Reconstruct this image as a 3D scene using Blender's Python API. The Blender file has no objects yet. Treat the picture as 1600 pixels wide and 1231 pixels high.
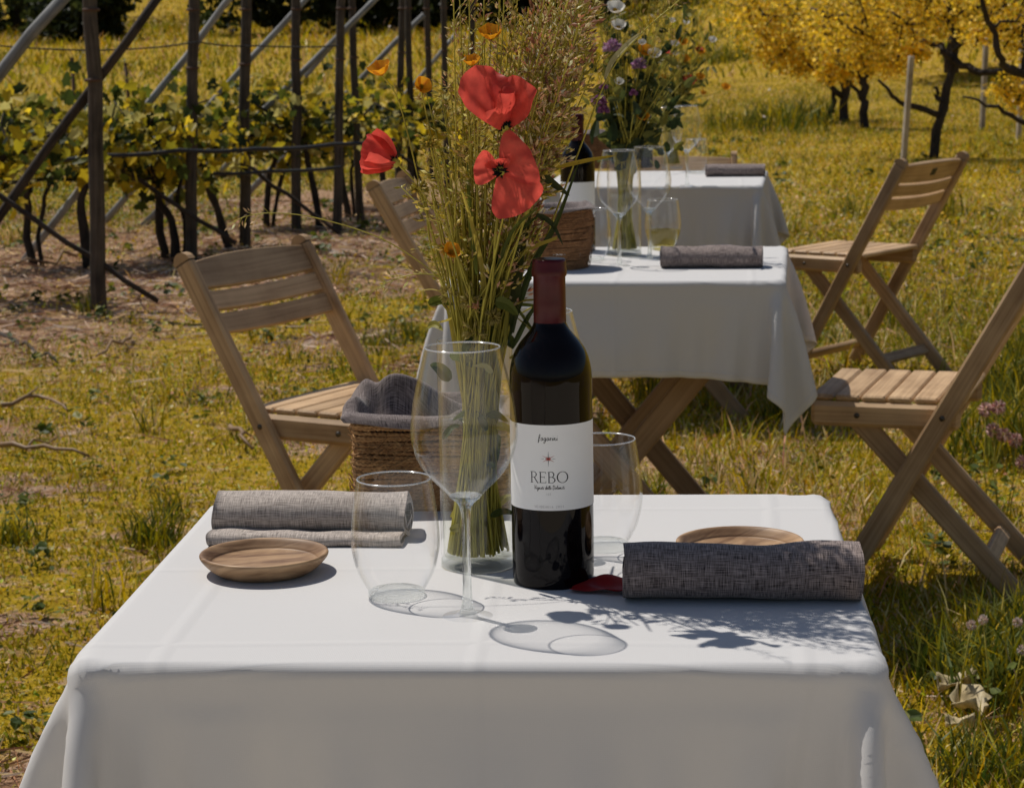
import bpy, math, random
import numpy as np
from mathutils import Vector, Matrix
random.seed(7); RNG = np.random.default_rng(7)
SC = bpy.context.scene
COL = SC.collection
rad = math.radians

# ------------------------------------------------------------------ camera
F = 3600.0                                   # focal length in photo pixels (photo 1600 x 1231)
PITCH, YAW, ROLL = rad(9.38), rad(3.74), rad(0.97)
CAM = np.array([0.157, -2.185, 1.276])
def _axes():
    f = np.array([-math.sin(YAW)*math.cos(PITCH), math.cos(YAW)*math.cos(PITCH), -math.sin(PITCH)])
    r = np.array([math.cos(YAW), math.sin(YAW), 0.0]); u = np.cross(r, f)
    return math.cos(ROLL)*r-math.sin(ROLL)*u, math.sin(ROLL)*r+math.cos(ROLL)*u, f
RT, UP, FW = _axes()
cam_d = bpy.data.cameras.new('camera'); cam = bpy.data.objects.new('camera', cam_d); COL.objects.link(cam)
M = Matrix.Identity(4)
for i in range(3):
    M[i][0], M[i][1], M[i][2], M[i][3] = RT[i], UP[i], -FW[i], CAM[i]
cam.matrix_world = M
cam_d.sensor_width = 36; cam_d.lens = 36*F/1600
cam_d.clip_start = 0.05; cam_d.clip_end = 1500
cam_d.dof.use_dof = True; cam_d.dof.focus_distance = 2.22; cam_d.dof.aperture_fstop = 26
SC.camera = cam

# ------------------------------------------------------------------ sky, sun, exposure
SUNV = Vector((-0.455, 0.40, 1.0)).normalized()
ELEV = math.asin(SUNV.z); AZ = math.atan2(SUNV.x, SUNV.y)
W = bpy.data.worlds.new('World'); SC.world = W; W.use_nodes = True
nt = W.node_tree; bg = nt.nodes['Background']
sky = nt.nodes.new('ShaderNodeTexSky'); sky.sky_type = 'NISHITA'; sky.sun_disc = False
sky.sun_elevation = ELEV; sky.sun_rotation = AZ
nt.links.new(sky.outputs[0], bg.inputs[0]); bg.inputs[1].default_value = 0.06
sl = bpy.data.lights.new('sun', 'SUN'); sl.energy = 3.9; sl.angle = rad(0.5); sl.color = (1.0, 0.95, 0.87)
so = bpy.data.objects.new('sun', sl); COL.objects.link(so)
so.rotation_euler = SUNV.to_track_quat('Z', 'Y').to_euler(); so.location = (-5, 5, 12)
SC.view_settings.view_transform = 'Standard'; SC.view_settings.look = 'None'
SC.view_settings.exposure = -0.04; SC.view_settings.gamma = 1.0
SC.cycles.use_denoising = True
SC.cycles.max_bounces = 10; SC.cycles.transparent_max_bounces = 40
SC.cycles.diffuse_bounces = 3; SC.cycles.glossy_bounces = 4; SC.cycles.transmission_bounces = 10

# ------------------------------------------------------------------ pixel of the photo -> point of the place
def ray(px, py):
    return RT*(px-800)/F - UP*(py-615.5)/F + FW
def U(px, py, Z):                            # on the horizontal plane at height Z
    d = ray(px, py); return CAM + d*((Z-CAM[2])/d[2])
def D(px, py, Y):                            # on the vertical plane at depth Y
    d = ray(px, py); return CAM + d*((Y-CAM[1])/d[1])
def V(*a): return np.array(a, float)
def nrm(v): v = np.asarray(v, float); return v/(np.linalg.norm(v)+1e-12)

# ------------------------------------------------------------------ mesh helpers
class MB:
    def __init__(s): s.v = []; s.f = []; s.uv = []; s.sm = []
    def add(s, verts, faces, uvs=None, smooth=True):
        b = len(s.v); s.v += [tuple(map(float, p)) for p in verts]
        for k, f in enumerate(faces):
            s.f.append([b+i for i in f])
            s.uv.append([uvs[i] for i in f] if uvs is not None else [(0., 0.)]*len(f))
            s.sm.append(smooth)
    def bar(s, p0, p1, w, t, side, bev=0.003):
        """rectangular bar p0->p1; w along 'side', t along the third axis"""
        p0 = V(*p0); p1 = V(*p1); L = np.linalg.norm(p1-p0); d = (p1-p0)/L
        a = nrm(V(*side)-d*np.dot(V(*side), d)); b = np.cross(d, a)
        ww, tt = w/2, t/2
        prof = [(ww, tt-bev), (ww-bev, tt), (-ww+bev, tt), (-ww, tt-bev), (-ww, -tt+bev), (-ww+bev, -tt), (ww-bev, -tt), (ww, -tt+bev)]
        rings = [(bev*.0, (ww-bev)/ww, (tt-bev)/tt), (bev, 1, 1), (L-bev, 1, 1), (L, (ww-bev)/ww, (tt-bev)/tt)]
        vs = []; uv = []; o = random.random()*3
        for (x, sa, sb) in rings:
            for k, (q, r) in enumerate(prof):
                vs.append(p0+d*x+a*q*sa+b*r*sb); uv.append((o+x, o+(q+r)))
        fs = []
        for j in range(3):
            for k in range(8):
                k2 = (k+1) % 8; fs.append((j*8+k, j*8+k2, (j+1)*8+k2, (j+1)*8+k))
        fs.append(tuple(range(7, -1, -1))); fs.append(tuple(24+k for k in range(8)))
        s.add(vs, fs, uv, False)
    def tube(s, pts, radii, n=8, cap=True):
        pts = [V(*p) for p in pts]; m = len(pts)
        if np.isscalar(radii): radii = [radii]*m
        vs = []; uv = []; ref = None; acc = 0
        for i in range(m):
            d = nrm(pts[min(i+1, m-1)]-pts[max(i-1, 0)])
            if ref is None:
                ref = V(0, 0, 1) if abs(d[2]) < .9 else V(1, 0, 0)
            a = nrm(ref-d*np.dot(ref, d)); ref = a; b = np.cross(d, a)
            if i: acc += np.linalg.norm(pts[i]-pts[i-1])
            for k in range(n):
                t = 2*math.pi*k/n
                vs.append(pts[i]+radii[i]*(a*math.cos(t)+b*math.sin(t))); uv.append((acc, k/n*.1))
        fs = [(i*n+k, i*n+(k+1) % n, (i+1)*n+(k+1) % n, (i+1)*n+k) for i in range(m-1) for k in range(n)]
        if cap: fs.append(tuple(range(n-1, -1, -1))); fs.append(tuple((m-1)*n+k for k in range(n)))
        s.add(vs, fs, uv, True)
    def lathe(s, prof, n=48, c=(0, 0, 0), close=False):
        vs = []; fs = []; uv = []; m = len(prof)
        for j, (r, z) in enumerate(prof):
            for k in range(n):
                t = 2*math.pi*k/n
                vs.append((c[0]+r*math.cos(t), c[1]+r*math.sin(t), c[2]+z)); uv.append((k/n, j/m))
        jj = m if close else m-1
        for j in range(jj):
            for k in range(n):
                fs.append((j*n+k, j*n+(k+1) % n, ((j+1) % m)*n+(k+1) % n, ((j+1) % m)*n+k))
        s.add(vs, fs, uv, True)
    def grid(s, P, uv=None, smooth=True):
        h, w = P.shape[:2]
        fs = [(j*w+i, j*w+i+1, (j+1)*w+i+1, (j+1)*w+i) for j in range(h-1) for i in range(w-1)]
        u = [(i/(w-1), j/(h-1)) for j in range(h) for i in range(w)] if uv is None else uv
        s.add(P.reshape(-1, 3), fs, u, smooth)
    def build(s, name, mat, parent=None, shift=None, mods=()):
        me = bpy.data.meshes.new(name)
        vs = s.v if shift is None else [(a-shift[0], b-shift[1], c-shift[2]) for a, b, c in s.v]
        me.from_pydata(vs, [], s.f)
        me.polygons.foreach_set('use_smooth', s.sm)
        ul = me.uv_layers.new(name='UVMap')
        flat = [c for f in s.uv for p in f for c in p]
        ul.data.foreach_set('uv', flat)
        me.materials.append(mat); me.update()
        o = bpy.data.objects.new(name, me); COL.objects.link(o)
        if parent: o.parent = parent
        elif shift is not None: o.location = shift
        for m in mods:
            if m[0] == 'solid':
                q = o.modifiers.new('t', 'SOLIDIFY'); q.thickness = m[1]; q.offset = 0
            if m[0] == 'sub':
                q = o.modifiers.new('s', 'SUBSURF'); q.levels = m[1]; q.render_levels = m[1]
        return o

def np_mesh(name, verts, faces_t, n, mat, cols=None, parent=None, shift=None, smooth=False):
    """n copies of a template: verts (n,k,3), faces_t a list of index tuples of the template, cols (n,3) or (n,k,3)"""
    k = verts.shape[1]
    cnt = np.tile(np.array([len(f) for f in faces_t], np.int32), n)
    li = np.concatenate([np.array(f, np.int32) for f in faces_t])
    loops = (li[None, :]+(np.arange(n, dtype=np.int32)*k)[:, None]).ravel()
    me = bpy.data.meshes.new(name)
    vv = verts.reshape(-1, 3)
    if shift is not None: vv = vv-np.asarray(shift)[None]
    me.vertices.add(n*k); me.vertices.foreach_set('co', np.ascontiguousarray(vv, np.float32).ravel())
    me.loops.add(len(loops)); me.loops.foreach_set('vertex_index', loops)
    me.polygons.add(len(cnt))
    st = np.concatenate([[0], np.cumsum(cnt)[:-1]]).astype(np.int32)
    me.polygons.foreach_set('loop_start', st)
    me.polygons.foreach_set('use_smooth', np.full(len(cnt), smooth))
    if cols is not None:
        ca = me.color_attributes.new('col', 'FLOAT_COLOR', 'POINT')
        if cols.ndim == 2: cols = np.repeat(cols[:, None, :], k, 1)
        c4 = np.concatenate([cols, np.ones(cols.shape[:2]+(1,))], -1)
        ca.data.foreach_set('color', np.ascontiguousarray(c4, np.float32).ravel())
    me.materials.append(mat); me.update(calc_edges=True); me.validate()
    o = bpy.data.objects.new(name, me); COL.objects.link(o)
    if parent: o.parent = parent
    elif shift is not None: o.location = shift
    return o

def rand_rot(n, tilt=None):
    """random rotation matrices; columns x,y,z. tilt: limit angle of z from up"""
    if tilt is None:
        z = RNG.normal(size=(n, 3)); z /= np.linalg.norm(z, axis=1, keepdims=True)
    else:
        a = RNG.uniform(0, 2*math.pi, n); t = RNG.uniform(0, 1, n)**.6*tilt
        z = np.stack([np.sin(t)*np.cos(a), np.sin(t)*np.sin(a), np.cos(t)], 1)
    x = RNG.normal(size=(n, 3)); x -= z*(x*z).sum(1, keepdims=True); x /= np.linalg.norm(x, axis=1, keepdims=True)
    y = np.cross(z, x)
    return np.stack([x, y, z], 2)
def scatter(tv, R, sc, pos):
    return np.einsum('nij,kj->nki', R, tv)*np.asarray(sc).reshape(-1, 1, 1)+pos[:, None, :]

def tag(o, label=None, cat=None, group=None, kind=None):
    if label: o['label'] = label
    if cat: o['category'] = cat
    if group: o['group'] = group
    if kind: o['kind'] = kind
    return o
def thing(name, label, cat, loc=(0, 0, 0), rz=0., group=None):
    o = bpy.data.objects.new(name, None); COL.objects.link(o); o.empty_display_size = .05
    o.location = tuple(map(float, loc)); o.rotation_euler = (0, 0, rz)
    return tag(o, label, cat, group)
def dup(o, loc, rz, label, parent=None):
    c = o.copy(); COL.objects.link(c)
    if parent is None:
        c.location = tuple(map(float, loc)); c.rotation_euler = (0, 0, rz); c['label'] = label
    else: c.parent = parent
    for ch in list(o.children): dup(ch, None, None, None, c)
    return c

# ------------------------------------------------------------------ materials
def new_mat(name):
    m = bpy.data.materials.new(name); m.use_nodes = True
    return m, m.node_tree.nodes, m.node_tree.links, m.node_tree.nodes['Principled BSDF']
def N(ns, t, **k):
    n = ns.new(t)
    for a, b in k.items():
        if a.startswith('i_'): n.inputs[a[2:].replace('_', ' ')].default_value = b
        else: setattr(n, a, b)
    return n
def ramp(ns, stops):
    r = ns.new('ShaderNodeValToRGB'); e = r.color_ramp.elements
    while len(e) < len(stops): e.new(.5)
    for k, (p, c) in enumerate(stops): e[k].position = p; e[k].color = (*c, 1)
    return r
def plain(name, c, rough=.6, spec=.4, noise=.15, scale=40, metal=0):
    m, ns, ln, b = new_mat(name)
    tc = N(ns, 'ShaderNodeTexCoord'); no = N(ns, 'ShaderNodeTexNoise'); no.inputs['Scale'].default_value = scale; no.inputs['Detail'].default_value = 4
    ln.new(tc.outputs['Object'], no.inputs['Vector'])
    r = ramp(ns, [(.3, tuple(x*(1-noise) for x in c)), (.7, tuple(min(1, x*(1+noise)) for x in c))])
    ln.new(no.outputs['Fac'], r.inputs[0]); ln.new(r.outputs[0], b.inputs['Base Color'])
    b.inputs['Roughness'].default_value = rough; b.inputs['Specular IOR Level'].default_value = spec; b.inputs['Metallic'].default_value = metal
    return m
def wood(name, c1, c2, rough=.55, sx=3, sy=120, bump=.15, dirt=None):
    m, ns, ln, b = new_mat(name)
    tc = N(ns, 'ShaderNodeTexCoord'); mp = N(ns, 'ShaderNodeMapping'); mp.inputs['Scale'].default_value = (sx, sy, 1)
    ln.new(tc.outputs['UV'], mp.inputs['Vector'])
    no = N(ns, 'ShaderNodeTexNoise'); no.inputs['Scale'].default_value = 1; no.inputs['Detail'].default_value = 6; no.inputs['Distortion'].default_value = .6
    ln.new(mp.outputs[0], no.inputs['Vector'])
    no2 = N(ns, 'ShaderNodeTexNoise'); no2.inputs['Scale'].default_value = 9; no2.inputs['Detail'].default_value = 5
    ln.new(tc.outputs['Object'], no2.inputs['Vector'])
    mx = N(ns, 'ShaderNodeMath', operation='MULTIPLY_ADD'); mx.inputs[1].default_value = .55
    ad = N(ns, 'ShaderNodeMath', operation='MULTIPLY'); ad.inputs[1].default_value = .45
    ln.new(no.outputs['Fac'], mx.inputs[0]); ln.new(no2.outputs['Fac'], ad.inputs[0]); ln.new(ad.outputs[0], mx.inputs[2])
    r = ramp(ns, [(.36, c2), (.62, c1)]); ln.new(mx.outputs[0], r.inputs[0])
    oi = N(ns, 'ShaderNodeObjectInfo'); vr = N(ns, 'ShaderNodeMapRange'); vr.inputs['To Min'].default_value = .80; vr.inputs['To Max'].default_value = 1.12; ln.new(oi.outputs['Random'], vr.inputs['Value'])
    hs = N(ns, 'ShaderNodeHueSaturation'); ln.new(r.outputs[0], hs.inputs['Color']); ln.new(vr.outputs[0], hs.inputs['Value']); ln.new(hs.outputs[0], b.inputs['Base Color'])   # boards differ a little
    bp = N(ns, 'ShaderNodeBump'); bp.inputs['Strength'].default_value = bump; bp.inputs['Distance'].default_value = .002
    ln.new(no.outputs['Fac'], bp.inputs['Height']); ln.new(bp.outputs[0], b.inputs['Normal'])
    b.inputs['Roughness'].default_value = rough; b.inputs['Specular IOR Level'].default_value = .3
    return m
def leafmat(name, trans=.45, rough=.5, spec=.25, base=None, jitter=.0, scale=120):
    m, ns, ln, b = new_mat(name)
    out = ns['Material Output']
    if base is None:
        a = N(ns, 'ShaderNodeVertexColor'); a.layer_name = 'col'; src = a.outputs['Color']
    else:
        tc = N(ns, 'ShaderNodeTexCoord'); no = N(ns, 'ShaderNodeTexNoise'); no.inputs['Scale'].default_value = scale; no.inputs['Detail'].default_value = 5
        ln.new(tc.outputs['Object'], no.inputs['Vector'])
        r = ramp(ns, [(.3, tuple(x*(1-jitter) for x in base)), (.7, tuple(min(1, x*(1+jitter)) for x in base))])
        ln.new(no.outputs['Fac'], r.inputs[0]); src = r.outputs[0]
    ln.new(src, b.inputs['Base Color']); b.inputs['Roughness'].default_value = rough; b.inputs['Specular IOR Level'].default_value = spec
    t = N(ns, 'ShaderNodeBsdfTranslucent'); ln.new(src, t.inputs['Color'])
    mx = N(ns, 'ShaderNodeMixShader'); mx.inputs[0].default_value = trans
    ln.new(b.outputs[0], mx.inputs[1]); ln.new(t.outputs[0], mx.inputs[2]); ln.new(mx.outputs[0], out.inputs['Surface'])
    return m
def glassmat(name, tint=(1, 1, 1), edge=(.76, .79, .79), refl=1.0):
    """thin clear glass: Fresnel reflection over straight transmission, denser where the wall is seen edge-on"""
    m, ns, ln, b = new_mat(name); ns.remove(b); out = ns['Material Output']
    lw = N(ns, 'ShaderNodeLayerWeight'); lw.inputs['Blend'].default_value = .5
    pw = N(ns, 'ShaderNodeMath', operation='POWER'); pw.inputs[1].default_value = 9.0; ln.new(lw.outputs['Facing'], pw.inputs[0])
    mc = N(ns, 'ShaderNodeMix', data_type='RGBA'); ln.new(pw.outputs[0], mc.inputs['Factor'])
    mc.inputs[6].default_value = (*tint, 1); mc.inputs[7].default_value = (*edge, 1)
    tr = N(ns, 'ShaderNodeBsdfTransparent'); ln.new(mc.outputs[2], tr.inputs['Color'])
    gl = N(ns, 'ShaderNodeBsdfGlossy'); gl.inputs['Roughness'].default_value = .035; gl.inputs['Color'].default_value = (1, 1, 1, 1)
    fr = N(ns, 'ShaderNodeMath', operation='MULTIPLY_ADD', use_clamp=True); fr.inputs[1].default_value = .62*refl; fr.inputs[2].default_value = .022*refl
    p2 = N(ns, 'ShaderNodeMath', operation='POWER'); p2.inputs[1].default_value = 4.0; ln.new(lw.outputs['Facing'], p2.inputs[0]); ln.new(p2.outputs[0], fr.inputs[0])
    mx = N(ns, 'ShaderNodeMixShader'); ln.new(fr.outputs[0], mx.inputs[0]); ln.new(tr.outputs[0], mx.inputs[1]); ln.new(gl.outputs[0], mx.inputs[2])
    ln.new(mx.outputs[0], out.inputs['Surface'])
    return m
def solidglass(name, tint=(.97, .985, .98), share=.40):
    """thick glass (stems, feet, bases): part of the light bends, part goes straight on"""
    m, ns, ln, b = new_mat(name); ns.remove(b); out = ns['Material Output']
    g = N(ns, 'ShaderNodeBsdfGlass'); g.inputs['IOR'].default_value = 1.5; g.inputs['Roughness'].default_value = 0; g.inputs['Color'].default_value = (*tint, 1)
    tr = N(ns, 'ShaderNodeBsdfTransparent'); tr.inputs['Color'].default_value = (*tint, 1)
    mx = N(ns, 'ShaderNodeMixShader'); mx.inputs[0].default_value = share
    ln.new(tr.outputs[0], mx.inputs[1]); ln.new(g.outputs[0], mx.inputs[2]); ln.new(mx.outputs[0], out.inputs['Surface'])
    return m
def rimmat():
    """polished rim of a glass: its bright line is partly painted white"""
    m, ns, ln, b = new_mat('glass_rim'); ns.remove(b)
    tr = N(ns, 'ShaderNodeBsdfTransparent'); gl = N(ns, 'ShaderNodeBsdfGlossy'); gl.inputs['Roughness'].default_value = .12
    df = N(ns, 'ShaderNodeBsdfDiffuse'); df.inputs['Color'].default_value = (.8, .82, .83, 1)  # off-white diffuse share paints the rim's highlight
    a = N(ns, 'ShaderNodeMixShader'); a.inputs[0].default_value = .35; ln.new(gl.outputs[0], a.inputs[1]); ln.new(df.outputs[0], a.inputs[2])
    mx = N(ns, 'ShaderNodeMixShader'); mx.inputs[0].default_value = .6; ln.new(tr.outputs[0], mx.inputs[1]); ln.new(a.outputs[0], mx.inputs[2])
    ln.new(mx.outputs[0], ns['Material Output'].inputs['Surface']); return m
def weave(name, dark, light, scale=1250, contrast=(.35, .68), bump=.4):
    """melange linen weave from stretched noises along u and v (metres)"""
    m, ns, ln, b = new_mat(name)
    tc = N(ns, 'ShaderNodeTexCoord'); outs = []
    for sx, sy in ((scale*.05, scale), (scale, scale*.055)):
        mp = N(ns, 'ShaderNodeMapping'); mp.inputs['Scale'].default_value = (sx, sy, 1); ln.new(tc.outputs['UV'], mp.inputs['Vector'])
        no = N(ns, 'ShaderNodeTexNoise'); no.inputs['Scale'].default_value = 1; no.inputs['Detail'].default_value = 3; ln.new(mp.outputs[0], no.inputs['Vector']); outs.append(no)
    ad = N(ns, 'ShaderNodeMix', data_type='FLOAT'); ad.inputs[0].default_value = .5
    ln.new(outs[0].outputs['Fac'], ad.inputs[2]); ln.new(outs[1].outputs['Fac'], ad.inputs[3])
    r = ramp(ns, [(contrast[0], dark), (contrast[1], light)]); ln.new(ad.outputs[0], r.inputs[0]); ln.new(r.outputs[0], b.inputs['Base Color'])
    bp = N(ns, 'ShaderNodeBump'); bp.inputs['Strength'].default_value = bump; bp.inputs['Distance'].default_value = .0008
    ln.new(ad.outputs[0], bp.inputs['Height']); ln.new(bp.outputs[0], b.inputs['Normal'])
    b.inputs['Roughness'].default_value = .9; b.inputs['Specular IOR Level'].default_value = .1
    b.inputs['Sheen Weight'].default_value = .15
    return m
def clothmat():
    m, ns, ln, b = new_mat('white_cotton')
    tc = N(ns, 'ShaderNodeTexCoord'); mp = N(ns, 'ShaderNodeMapping'); ln.new(tc.outputs['UV'], mp.inputs['Vector'])
    w1 = N(ns, 'ShaderNodeTexWave', bands_direction='X'); w1.inputs['Scale'].default_value = 210
    w2 = N(ns, 'ShaderNodeTexWave', bands_direction='Y'); w2.inputs['Scale'].default_value = 210
    ln.new(mp.outputs[0], w1.inputs['Vector']); ln.new(mp.outputs[0], w2.inputs['Vector'])
    mu = N(ns, 'ShaderNodeMath', operation='ADD'); ln.new(w1.outputs['Fac'], mu.inputs[0]); ln.new(w2.outputs['Fac'], mu.inputs[1])
    bp = N(ns, 'ShaderNodeBump'); bp.inputs['Strength'].default_value = .09; bp.inputs['Distance'].default_value = .0006; ln.new(mu.outputs[0], bp.inputs['Height'])
    sp = N(ns, 'ShaderNodeSeparateXYZ'); ln.new(mp.outputs[0], sp.inputs[0]); crease = None
    for ax in (0, 1):                            # ironed fold lines
        for c0, wd in ((-.265, .011), (-.005, .011), (.26, .011), (-.5045, .003), (.5045, .003)):
            d = N(ns, 'ShaderNodeMath', operation='SUBTRACT'); ln.new(sp.outputs[ax], d.inputs[0]); d.inputs[1].default_value = c0
            e = N(ns, 'ShaderNodeMath', operation='ABSOLUTE'); ln.new(d.outputs[0], e.inputs[0])
            f = N(ns, 'ShaderNodeMapRange', interpolation_type='SMOOTHSTEP'); f.inputs['From Min'].default_value = 0; f.inputs['From Max'].default_value = wd; f.inputs['To Min'].default_value = 1; f.inputs['To Max'].default_value = 0; ln.new(e.outputs[0], f.inputs['Value'])
            if crease is None: crease = f.outputs[0]
            else:
                a_ = N(ns, 'ShaderNodeMath', operation='MAXIMUM'); ln.new(crease, a_.inputs[0]); ln.new(f.outputs[0], a_.inputs[1]); crease = a_.outputs[0]
    b3 = N(ns, 'ShaderNodeBump'); b3.inputs['Strength'].default_value = .55; b3.inputs['Distance'].default_value = .0016; ln.new(crease, b3.inputs['Height']); ln.new(bp.outputs[0], b3.inputs['Normal']); bp = b3
    no = N(ns, 'ShaderNodeTexNoise'); no.inputs['Scale'].default_value = 6; no.inputs['Detail'].default_value = 5; ln.new(mp.outputs[0], no.inputs['Vector'])
    b2 = N(ns, 'ShaderNodeBump'); b2.inputs['Strength'].default_value = .12; b2.inputs['Distance'].default_value = .01
    ln.new(no.outputs['Fac'], b2.inputs['Height']); ln.new(bp.outputs[0], b2.inputs['Normal']); ln.new(b2.outputs[0], b.inputs['Normal'])
    b.inputs['Base Color'].default_value = (.685, .672, .665, 1); b.inputs['Roughness'].default_value = .85; b.inputs['Specular IOR Level'].default_value = .15
    t = N(ns, 'ShaderNodeBsdfTranslucent'); t.inputs['Color'].default_value = (.68, .66, .64, 1)
    mx = N(ns, 'ShaderNodeMixShader'); mx.inputs[0].default_value = .18
    ln.new(b.outputs[0], mx.inputs[1]); ln.new(t.outputs[0], mx.inputs[2]); ln.new(mx.outputs[0], ns['Material Output'].inputs['Surface'])
    return m
MAT = dict(
    chair=wood('oiled_wood', (.62, .42, .235), (.33, .20, .10)),
    table=wood('table_wood', (.33, .21, .115), (.20, .12, .06)),
    plate=wood('turned_walnut', (.52, .33, .18), (.15, .075, .036), sx=22, sy=260, rough=.5, bump=.05),
    post=wood('weathered_post', (.115, .092, .07), (.035, .028, .022), rough=.85, sx=4, sy=160, bump=.5),
    pole=wood('grey_pole', (.36, .36, .35), (.16, .16, .155), rough=.8, sx=4, sy=120, bump=.4),
    bark=wood('vine_bark', (.065, .05, .04), (.02, .016, .013), rough=.9, sx=15, sy=120, bump=.9),
    hose=plain('black_hose', (.02, .02, .02), rough=.5),
    stake=plain('rusty_stake', (.10, .055, .035), rough=.8),
    cloth=clothmat(),
    linen=weave('dark_melange_linen', (.016, .010, .010), (.48, .385, .35), contrast=(.37, .68)),
    linen3=weave('basket_linen', (.018, .012, .012), (.40, .33, .31), contrast=(.36, .68)), rim=rimmat(), crystal=glassmat('clear_crystal'), crystal2=solidglass('thick_crystal', share=.5), crystal3=solidglass('glass_base', share=.38),
    linen2=weave('grey_melange_linen', (.05, .038, .034), (.60, .52, .46), contrast=(.30, .62)),
        water=glassmat('water', tint=(.97, .98, .95), edge=(.85, .88, .82), refl=.5),
    wine=glassmat('white_wine', tint=(.93, .86, .45), edge=(.80, .68, .22), refl=.5),
    bottle=plain('dark_bottle_glass', (.004, .0025, .003), rough=.035, spec=.19, noise=0),
    foil=plain('dark_red_foil', (.060, .0045, .0075), rough=.35, spec=.28, noise=.12, scale=60),
    label=plain('paper_label', (.90, .89, .87), rough=.7, spec=.2, noise=.01),
    ink=plain('black_ink', (.02, .018, .018), rough=.6), redink=plain('red_ink', (.42, .035, .02), rough=.6), greyink=plain('pale_grey_ink', (.46, .45, .44), rough=.6),
    seagrass=wood('seagrass_cord', (.57, .33, .14), (.17, .075, .025), rough=.85, sx=160, sy=60, bump=.5),
    rattan=wood('dark_seagrass_cord', (.40, .20, .085), (.15, .065, .026), rough=.85, sx=160, sy=60, bump=.5),
    leaf=leafmat('leaves', trans=.5), grass=leafmat('grass_blades', trans=.30),
    poppy=leafmat('poppy_petal', trans=.5, base=(.66, .085, .062), jitter=.22, spec=.35, scale=90, rough=.4),
    petalred=leafmat('fallen_petal', trans=.2, base=(.40, .018, .016), jitter=.1),
    butter=leafmat('buttercup_petal', trans=.3, base=(.80, .36, .015), jitter=.15, rough=.35),
    bolt=plain('dull_bolt', (.10, .085, .07), rough=.45, metal=.7), cloverleaf=leafmat('clover_leaf', trans=.3, base=(.12, .15, .02), jitter=.3),
    stakew=wood('pale_stake', (.52, .46, .38), (.22, .18, .14), rough=.85),
    clover=leafmat('clover_floret', trans=.3, base=(.42, .16, .34), jitter=.4, scale=300),
    white=leafmat('white_petal', trans=.3, base=(.78, .76, .70), jitter=.1),
    stem=leafmat('stem_green', trans=.25, base=(.44, .38, .06), jitter=.35, scale=30),
    black=plain('poppy_centre', (.02, .018, .015), rough=.9),
)

# ================================================================== ground
def sstep(a, b, x):
    t = np.clip((x-a)/(b-a), 0, 1); return t*t*(3-2*t)
def gz(x, y):
    x = np.asarray(x, float); y = np.asarray(y, float)
    h = sstep(22, 70, y)*sstep(-3, 7, x-.01*y)*3.2 + sstep(62, 150, y)*16
    h = h + sstep(25, 56, y)*1.05
    return h + .05*np.sin(x*.55+1.3)*np.sin(y*.4)*sstep(9, 14, y)
class Fld:                                    # smooth random field, about -1..1
    def __init__(s, f, n=14, seed=0):
        r = np.random.default_rng(seed); s.k = r.normal(size=(n, 2))*f; s.p = r.uniform(0, 6.28, n); s.n = n
    def __call__(s, x, y):
        a = np.zeros(np.broadcast(x, y).shape)
        for k, p in zip(s.k, s.p): a += np.sin(k[0]*x+k[1]*y+p)
        return a/math.sqrt(s.n/2)
fA, fB, fC = Fld(1.1, seed=1), Fld(3.4, seed=2), Fld(9, seed=3)
def vine_x(y): return -2.35+.145*(y-7.7)
def soil(x, y):                               # 0..1, bare earth with prunings under the vines
    d = (x-vine_x(y))
    s = np.exp(-(np.abs(d+.15)/np.where(d < 0, 1.5, .75))**2)*sstep(5.0, 7.6, y)*(1-sstep(12.5, 17, y))
    return np.clip(s*(1.05+.35*fB(x, y)), 0, 1)
def bald(x, y):                               # 0..1, worn patches with dry straw
    left = np.clip(1-(x+.6)*.55, .25, 1)*(1-sstep(9, 16, y))
    return np.clip((.55*fB(x, y)+.35*fC(x, y)+.10*fA(x, y)-.02)*1.9, 0, 1)*left

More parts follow.
